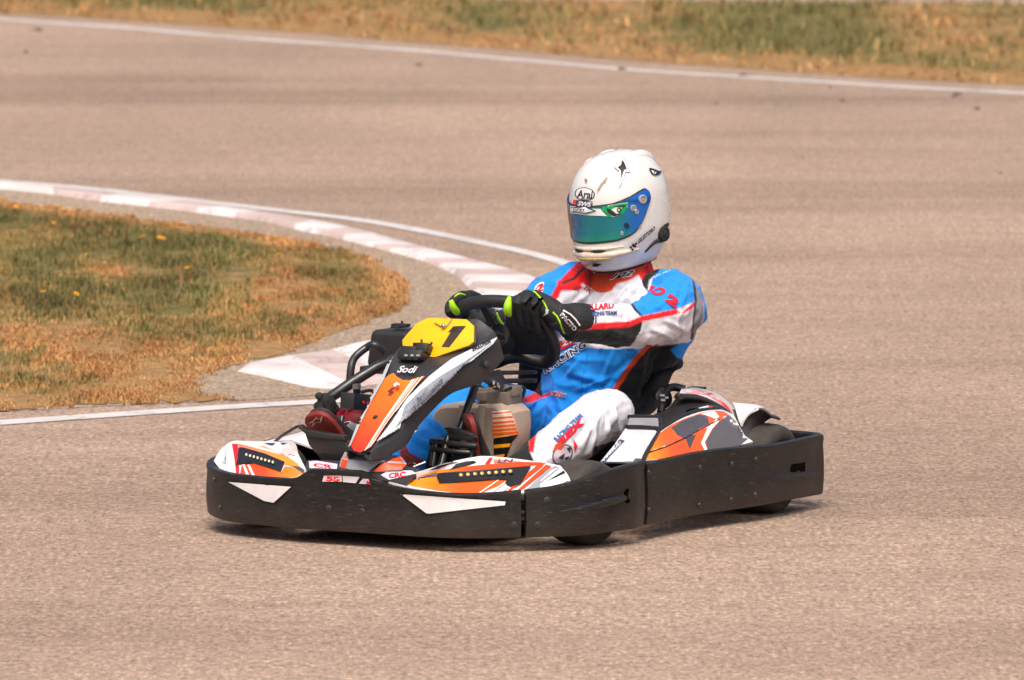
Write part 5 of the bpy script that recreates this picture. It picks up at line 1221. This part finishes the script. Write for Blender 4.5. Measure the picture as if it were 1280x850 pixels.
# far hand
kn = [Y(583, 378, -.17), Y(577, 376, -.15), Y(572, 380, -.16), Y(567, 385, -.17)]
fingers = []
for k, (a, b, c_, d_) in enumerate((((581, 373), (570, 374), (564, 383), (570, 390)), ((589, 371), (577, 370), (570, 378), (577, 387)), ((575, 378), (564, 380), (562, 390), (570, 394)), ((598, 372), (586, 369), (580, 378), (586, 388)))):
    fingers.append(([Y(*a, -.16), Y(*b, -.155), Y(*c_, -.15), Y(*d_, -.16)], [.015, .0165, .0155, .012]))
palm = [([Y(606, 396, -.145), Y(594, 386, -.15), Y(581, 378, -.155)], [.034, .034, .022]), ([Y(606, 398, -.145), Y(590, 392, -.15), Y(572, 388, -.155)], [.032, .03, .02]), ([Y(612, 400, -.13), Y(622, 398, -.12), Y(628, 396, -.11)], [.034, .03, .02])]
thumb = ([Y(604, 392, -.12), Y(604, 400, -.11), Y(598, 406, -.11), Y(590, 404, -.12)], [.02, .02, .016, .012])
cuff = ([Y(608, 398, -.145), Y(622, 404, -.145), Y(636, 410, -.14)], [.036, .044, .05])
g2 = glove(palm, fingers, thumb, cuff, [([Y(563.5, 375, -.13), Y(566, 383, -.125), Y(570, 389, -.125), Y(574, 391, -.13)], [.007, .012, .012, .007], 'lime'),
    ([Y(568, 371, -.12), Y(574, 367.5, -.12), Y(582, 369, -.12)], [.002, .004, .002], 'lime'), ([Y(621, 391, -.08), Y(624, 400, -.08), Y(628, 406, -.08), Y(624, 409, -.08)], [.002, .005, .005, .002], 'lime')])
st = Sticker(g2); st.text('MX', (619, 389), (629, 386), (1, -6), WHITE, bold=.03, cell=3); st.done()
# ---- shoes
def shoe(heel, toe, up, w, name='shoe', hs=.62):
    ax = (toe-heel); L = ax.length; ax.normalize(); up = (up-ax*up.dot(ax)).normalized(); sd = ax.cross(up)
    def ring(t, hw, h, z0, n=20):
        row = []
        for k in range(n):
            a = 2*math.pi*k/n; y = math.copysign(abs(math.cos(a))**.7, math.cos(a))*hw; z = z0+(math.sin(a)*.5+.5)**.9*h
            row.append(heel+ax*(t*L)+sd*y+up*z)
        return row
    tab = [(-.06, .5, .05, .01), (-.02, .78, .085, .004), (.10, .92, .11, 0), (.25, .90, .105, 0), (.4, .85, .085, 0), (.55, .92, .068, .0), (.75, 1.0, .052, .0), (.9, .9, .042, .002), (.985, .62, .030, .006), (1.01, .3, .018, .010)]
    rows = [ring(t, hw*w, h*hs, z) for t, hw, h, z in tab]
    s = MB().grid(rows, cu=True, caps=True).build(name, M['dark_sole'], person, angle=60, sub=1)
    rows = [[heel+ax*(t*L)+sd*(y*hw*w*1.06)+up*(zz-.012) for y, zz in ((-1, 0), (-1, .016), (-.5, .02), (.5, .02), (1, .016), (1, 0), (.5, -.003), (-.5, -.003))] for t, hw, h, z in tab]
    so_ = MB().grid(rows, cu=True, caps=True).build('sole', M['sole'], s, angle=60, bevel=.002)
    return s, so_
M['dark_sole'] = mat('black_shoe_upper', (.022, .018, .018), .7)
M['sole'] = mat('shoe_sole', rgb(118, 34, 28), .6, vary=.15)
hl = KX(452, 572, .46); tt = KX(397, 517, .66)
s1, so1 = shoe(KX(440, 575, .55), KX(392, 516, .665), V((-.85, .05, .55)), .052)
hl2, tt2 = KX(588, 576, .43), KX(588, 520, .475)
s2, so2 = shoe(KX(597, 584, .40), KX(587, 519, .46), V((-.75, .65, .1)), .043, hs=.42)
st = Sticker(so1, off=.002)
for pts in ([(386, 529), (393, 524), (395, 520.5), (398, 523.5), (404, 519.5), (399.5, 525.5), (401.5, 528), (396, 528), (389.5, 534), (391.5, 528)],): 
    st.poly(pts, rgb(205, 165, 150), cell=2.5); cx, cy = 396, 526; st.poly([(cx+(x-cx)*.62, cy+(y-cy)*.62) for x, y in pts], rgb(118, 34, 28), cell=2.5)
st.done()
# toe of the near shoe wrapped over its pedal: pink-red upper seen from the front
# ================================================================== helmet
HC = V((-.40, .177, .962)); hy, hp_ = .245, .20     # centre; yaw (to the kart's right), pitch down
HR = Matrix.Rotation(-hy, 3, 'Z') @ Matrix.Rotation(hp_, 3, 'Y') @ Matrix.Rotation(.02, 3, 'X')
SX, SY, SZ = 1.04, 1.12, 1.24
LV = [(-.150, .124, -.050, .074), (-.142, .146, -.073, .093), (-.12, .163, -.104, .109), (-.095, .168, -.128, .121), (-.065, .162, -.145, .130), (-.035, .156, -.152, .133), (.0, .153, -.157, .134), (.035, .147, -.157, .131), (.065, .134, -.150, .122), (.09, .114, -.135, .107), (.11, .088, -.112, .086), (.125, .056, -.080, .058), (.133, .028, -.050, .030), (.135, .0, -.018, .006)]
def Hraw(az, z, off=0.0):
    xf, xb, w_ = lerpT(HZ, z); c, s = math.cos(az), math.sin(az); n = 2.15
    a = xf if c > 0 else -xb
    r = ((abs(c)/a)**n+(abs(s)/w_)**n)**(-1/n)
    return V((r*c, r*s, z))
zz = spl([V((l[1], l[2], l[0])) for l in LV], 60); ww = spl([V((l[3], 0, l[0])) for l in LV], 60)
HZ = sorted([(p.z, p.x, p.y) for p in zz]); WZ = sorted([(p.z, p.x) for p in ww]); HZ = [(z, a, b, lerpT(WZ, z)[0]) for z, a, b in HZ]
def HW(p): return HC+HR @ V((p.x*SX, p.y*SY, p.z*SZ))
def Hs(az, z, off=0.0):
    p = Hraw(az, z); e = 1e-3
    du = HW(Hraw(az+e, z))-HW(Hraw(az-e, z)); dv = HW(Hraw(az, min(.1349, z+e)))-HW(Hraw(az, max(-.1499, z-e))); n = du.cross(dv).normalized(); w_ = HW(p)
    if n.dot(w_-HC) < 0: n = -n
    return w_+n*off
rows = []
zs = [-.150+.285*(i/70) for i in range(71)]
for z in zs: rows.append([HW(Hraw(2*math.pi*k/96, z)) for k in range(96)])
mb = MB(); mb.grid(rows, cu=True); mb.f.append([70*96+k for k in range(96)]); mb.m.append(0)
mb.grid([rows[0], [HC+(p-HC)*.86+V((0, 0, .006)) for p in rows[0]], [HC+(p-HC)*.70+V((0, 0, .05)) for p in rows[0]]], cu=True, mi=1)
helmet = mb.build('helmet', [M['helmet'], M['matte_black']], person, angle=60)
# bottom rubber edge
mb = MB(); mb.tube([p for k, p in enumerate(rows[0]) if k % 2 == 0], .0055, 8, closed=True, n=96); mb.build('edge_trim', M['matte_black'], helmet, angle=180)
# visor
vis = [(-1.57, .026, .042), (-1.50, .012, .050), (-1.38, -.006, .050), (-1.2, -.028, .046), (-1.0, -.045, .040), (-.6, -.062, .026), (0, -.064, .023), (.6, -.061, .027), (.85, -.054, .033), (1.0, -.045, .037), (1.15, -.028, .042), (1.30, -.004, .046), (1.40, .012, .046), (1.48, .024, .038)]
def vgrid(off, n=70, m=16, tab=vis):
    a0, a1 = tab[0][0], tab[-1][0]; R = []
    for i in range(n+1):
        az = a0+(a1-a0)*i/n; lo, hi = lerpT(tab, az); R.append([Hs(az, lo+(hi-lo)*j/m, off) for j in range(m+1)])
    return R
mb = MB(); g_out = vgrid(.006); g_in = vgrid(.0005); mb.grid(g_out); mb.grid(g_in)
e_o = [r[0] for r in g_out]+[p for p in g_out[-1][1:]]+[r[-1] for r in g_out[::-1]][1:]+[p for p in g_out[0][::-1]][1:-1]
e_i = [r[0] for r in g_in]+[p for p in g_in[-1][1:]]+[r[-1] for r in g_in[::-1]][1:]+[p for p in g_in[0][::-1]][1:-1]
mb.grid([e_o, e_i], cu=True)
visor = mb.build('visor', M['visor'], helmet, angle=50)
vp = np_verts(visor); vx, vy = np_px(vp); cc4 = np.ones((len(vp), 4), np.float32)
tcol = np.clip((vx-712)/(812-712), 0, 1)
teal = np.array([.008, .30, .40]); deep = np.array([.008, .10, .42]); blu = np.array([.01, .20, .85]); grn = np.array([.01, .42, .22])
for i in range(len(vp)):
    t = tcol[i]; c_ = deep*(1-min(1, t*4))+teal*min(1, t*4)
    if t > .62: u = min(1, (t-.62)*5); c_ = c_*(1-u)+blu*u
    gg = max(0, min(1, (vy[i]-(296-(t*12)))/7)); c_ = c_*(1-gg*.6)+grn*gg*.6
    cc4[i, :3] = c_
vca = visor.data.color_attributes.new('Col', 'FLOAT_COLOR', 'POINT'); vca.data.foreach_set('color', cc4.ravel())
# black gasket round the eye port
tab2 = [(a, lo-.005, hi+.004) for a, lo, hi in vis]
G0 = vgrid(.0025, tab=tab2); mb = MB(); mb.grid(G0); mb.build('eye_port_seal', M['grey_black'], helmet, angle=60)
# sun strip and prints on the visor
st = Sticker(visor, off=.0010)
st.poly([(713, 257), (735, 256.5), (760, 257), (778, 254), (785, 253), (784, 259), (778, 268), (768, 271), (756, 270), (735, 269), (713, 266.5)], rgb(226, 228, 228), cell=3)
st.poly([(752, 258), (768, 256), (785, 253.5), (783, 261), (778, 268.5), (760, 271), (758, 266), (751, 262)], rgb(20, 150, 85), cell=3)
st.poly([(762, 263), (770, 259), (778, 258), (776, 264), (770, 268)], rgb(215, 225, 215), cell=3); st.poly([(758, 260), (764, 262), (771, 267.5), (779, 267), (768, 270.5), (760, 266)], (.02, .03, .03, 1), cell=3); st.circ(774, 262.5, 3, (.03, .04, .04, 1), cell=4); st.circ(773.5, 262.3, 1.2, WHITE, cell=4)
st.poly([(768, 258), (776, 256.5), (782, 256), (781, 258.5), (774, 259)], (.02, .05, .04, 1), cell=3)
st.poly([(714, 259), (733, 258.5), (746, 263.5), (734, 267), (714, 265)], (.03, .03, .03, 1), cell=3); st.poly([(714, 260), (732, 259.7), (742, 263.5), (733, 265.8), (714, 264.2)], rgb(225, 228, 228), cell=3); st.text('LUCKY', (717, 264), (731, 264.6), (0, -3.8), (.02, .02, .02, 1), bold=.03, cell=3)
st.circ(783.5, 282.5, 3.4, (.01, .02, .06, 1), cell=4)
st.done()
# pivot and latch screws
def disc(px, py, r, h, key, name, parent=helmet, target=None, ring=None):
    ob = target or visor; bv = BVHTree.FromPolygons([v.co.copy() for v in ob.data.vertices], [list(p.vertices) for p in ob.data.polygons]); o, d = kray(px, py); hh = bv.ray_cast(o, d)
    if hh[0] is None: return
    nn = hh[1] if hh[1].dot(d) < 0 else -hh[1]
    mb = MB(); mb.lathe([(-.004, r), (h, r), (h*1.3, r*.85), (h*1.3, r*.62), (h*.7, r*.58), (h*.7, r*.30), (h*1.25, r*.26), (h*1.25, 0)], hh[0], nn, 24); return mb.build(name, M[key], parent)
disc(803, 249, .0145, .005, 'grey_panel', 'pivot_screw'); disc(791.5, 260, .010, .004, 'grey_panel', 'pivot_screw'); disc(795.5, 264.5, .008, .004, 'mirror', 'pivot_screw'); disc(777.5, 291.5, .006, .003, 'mirror', 'visor_latch'); disc(799.8, 282.5, .006, .003, 'helmet_trim', 'vent_plug', target=helmet)
st = Sticker(helmet, off=.001)
for r, c_ in ((12.6, INK), (11.3, WHITE)): st.circ(731, 242.5, r, c_, ry=r*.66, ang=.10, n=26, cell=3)
st.text('Arai', (721, 247), (741, 248.5), (.4, -9.5), INK, bold=.03, shear=.15, cell=3); st.text('HELMET', (726, 249.6), (736, 250), (0, -1.5), INK, cell=3)
st.poly([(717, 249.5), (721, 250), (720, 256), (716.5, 255.5)], rgb(235, 60, 40)); st.poly([(721, 250), (741, 252), (740, 258.5), (720, 256)], rgb(50, 60, 95)); st.text('SWS', (722, 256.6), (739.5, 258.3), (.6, -5), WHITE, bold=.05, shear=.3, cell=3)
# long star on the crown
star = [(778.8, 196.5), (781, 199.5), (782, 204.5), (787, 216), (782, 214.5), (774.7, 234.5), (774.3, 214.5), (768.5, 209), (775.3, 206)]
cx, cy = 777.5, 209
st.poly([(cx+(x-cx)*1.12, cy+(y-cy)*1.05) for x, y in star], rgb(90, 90, 95), cell=3); st.poly([(cx+(x-cx)*.99, cy+(y-cy)*.97) for x, y in star], rgb(238, 236, 232), cell=3)
st.poly([(778.9, 199), (780.8, 204.5), (783.5, 211.5), (780, 213), (776.3, 226), (775.8, 213.5), (772, 209.5), (776.2, 206.5), (777.5, 201)], INK, cell=3); st.circ(779.3, 201.2, 1.1, WHITE, cell=3)
# eye print at the back vent
st.poly([(811, 210), (816, 211), (823, 214), (827, 214), (824, 218), (819, 219.5), (814.5, 217.5), (812, 213.5)], INK, cell=2.5); st.poly([(813.5, 213), (817, 214), (820, 215.5), (818.5, 218), (815.5, 216.8)], WHITE, cell=2.5); st.circ(817.6, 215.6, 1.1, INK, cell=3)
# paint scars
for a in ([(746, 239), (751, 230), (758, 222), (761, 221), (756, 226.5), (752, 232), (747.5, 239)], [(755, 224), (758, 226), (756, 228)], [(731, 223), (735, 224.5), (733.5, 228), (731.8, 227)]): st.poly(a, rgb(168, 140, 112), cell=3)
st.circ(733, 226.3, 1.0, rgb(90, 70, 50), cell=3)
st.text('GILESTORO', (797, 304.5), (818.5, 286.5), (-.8, -4.2), INK, bold=.05, shear=.3, cell=3); 
for a, b in ((788, 309), (791, 305.5), (793.5, 307.5), (790, 311.5), (794.5, 304)): st.circ(a, b, 1.5, INK, cell=4)
st.poly([(788, 307), (795, 303.5), (792, 309)], INK, cell=3)
st.text('CE OEM', (727, 325.5), (743, 323), (-.2, -2.8), (.05, .05, .05, 1), bold=.03, cell=3); st.text('LUCKY', (731, 332), (743, 330.2), (0, -2.6), (.05, .05, .05, 1), bold=.02, cell=3); st.poly([(743, 328), (752.5, 329), (747, 332.5), (750, 330), (740, 332)], INK, cell=3)
st.circ(763, 329, 3.2, rgb(205, 198, 205), ry=1.3, cell=3)
st.done()
# chin vent bulge
mb = MB()
c0 = [Hs(a, -.098-.0*a, .002) for a in (-.75, -.4, 0, .4, .75, 1.02)]
mb.tube(c0, [.003, .009, .012, .012, .009, .002], 14, n=40); mb.tube([Hs(a, -.082, .001) for a in (-.5, -.2, .1, .4, .7)], [.002, .006, .007, .005, .002], 12, n=30)
cv = mb.build('chin_vent', M['helmet_trim'], helmet, angle=180)
mb = MB()
for a0, a1 in ((-.32, -.08), (.10, .36)):
    pts = [Hs(a0+(a1-a0)*k/6, -.086, .0065) for k in range(7)]; MB().tube(pts, [.001, .0042, .0045, .0042, .001], 8, n=14).build('vent_slot', M['matte_black'], cv)

mb = MB(); mb.tube([Hs(a, -.104, .0105) for a in (-.3, -.1, .1, .3, .45)], [.001, .005, .006, .005, .001], 8, n=20); mb.build('chin_vent_gauze', mat('worn_gold_vent', rgb(176, 150, 92), .5, vary=.5, vscale=120), cv)
# crown vents / spoiler
mb = MB()
def ridge(pts, rr, key, name, seg=16): return MB().tube(pts, rr, seg, n=26).build(name, M[key], helmet, angle=180)
def Ht(az, z, off=0): return Hs(math.radians(az), z, off)
ridge([Ht(80, .130, -.012), Ht(115, .126, -.012), Ht(150, .114, -.010), Ht(162, .092, -.010), Ht(168, .065, -.012), Ht(170, .045, -.018)], [.012, .020, .023, .021, .018, .012], 'helmet', 'rear_spoiler')
ridge([Ht(-80, .130, -.012), Ht(-115, .126, -.012), Ht(-142, .114, -.010), Ht(-152, .092, -.010), Ht(-156, .065, -.012), Ht(-158, .045, -.018)], [.012, .020, .023, .021, .018, .012], 'helmet', 'rear_spoiler')
ridge([Ht(-62, .108, -.005), Ht(-66, .118, -.003), Ht(-80, .125, -.006)], [.004, .008, .005], 'helmet_trim', 'top_vent')
# radio unit at the near lower back edge
mb = MB(); o, d = kray(824, 291); bvh_h = BVHTree.FromPolygons([v.co.copy() for v in helmet.data.vertices], [list(p.vertices) for p in helmet.data.polygons]); hh = bvh_h.ray_cast(*kray(826, 292)); 
hp0 = hh[0] if hh[0] is not None else KY(828, 290, .3)
nn = hh[1] if hh[1] is not None and hh[1].dot(kray(826, 292)[1]) < 0 else V((0, 1, 0))
cc0 = KY(828, 292, hp0.y)
mb.lathe([(-.02, .020), (.004, .026), (.012, .024), (.015, .017), (.013, .012), (.017, .010), (.017, 0)], cc0, V((.15, .9, .05)), 10)
mb.tube([cc0+V((0, 0, .02)), KY(833, 281, hp0.y), KY(834, 278, hp0.y-.01)], [.010, .008, .006], 10); mb.tube([cc0+V((0, .0, -.02)), KY(818, 303, hp0.y-.01), KY(806, 315, hp0.y-.03)], [.008, .006, .004], 10)
mb.build('radio_unit', M['matte_black'], helmet)
# chin strap
mb = MB(); mb.tube([KY(800, 312, .22), KY(786, 326, .22), KY(770, 332, .2)], .008, 8); mb.build('chin_strap', M['matte_black'], helmet)
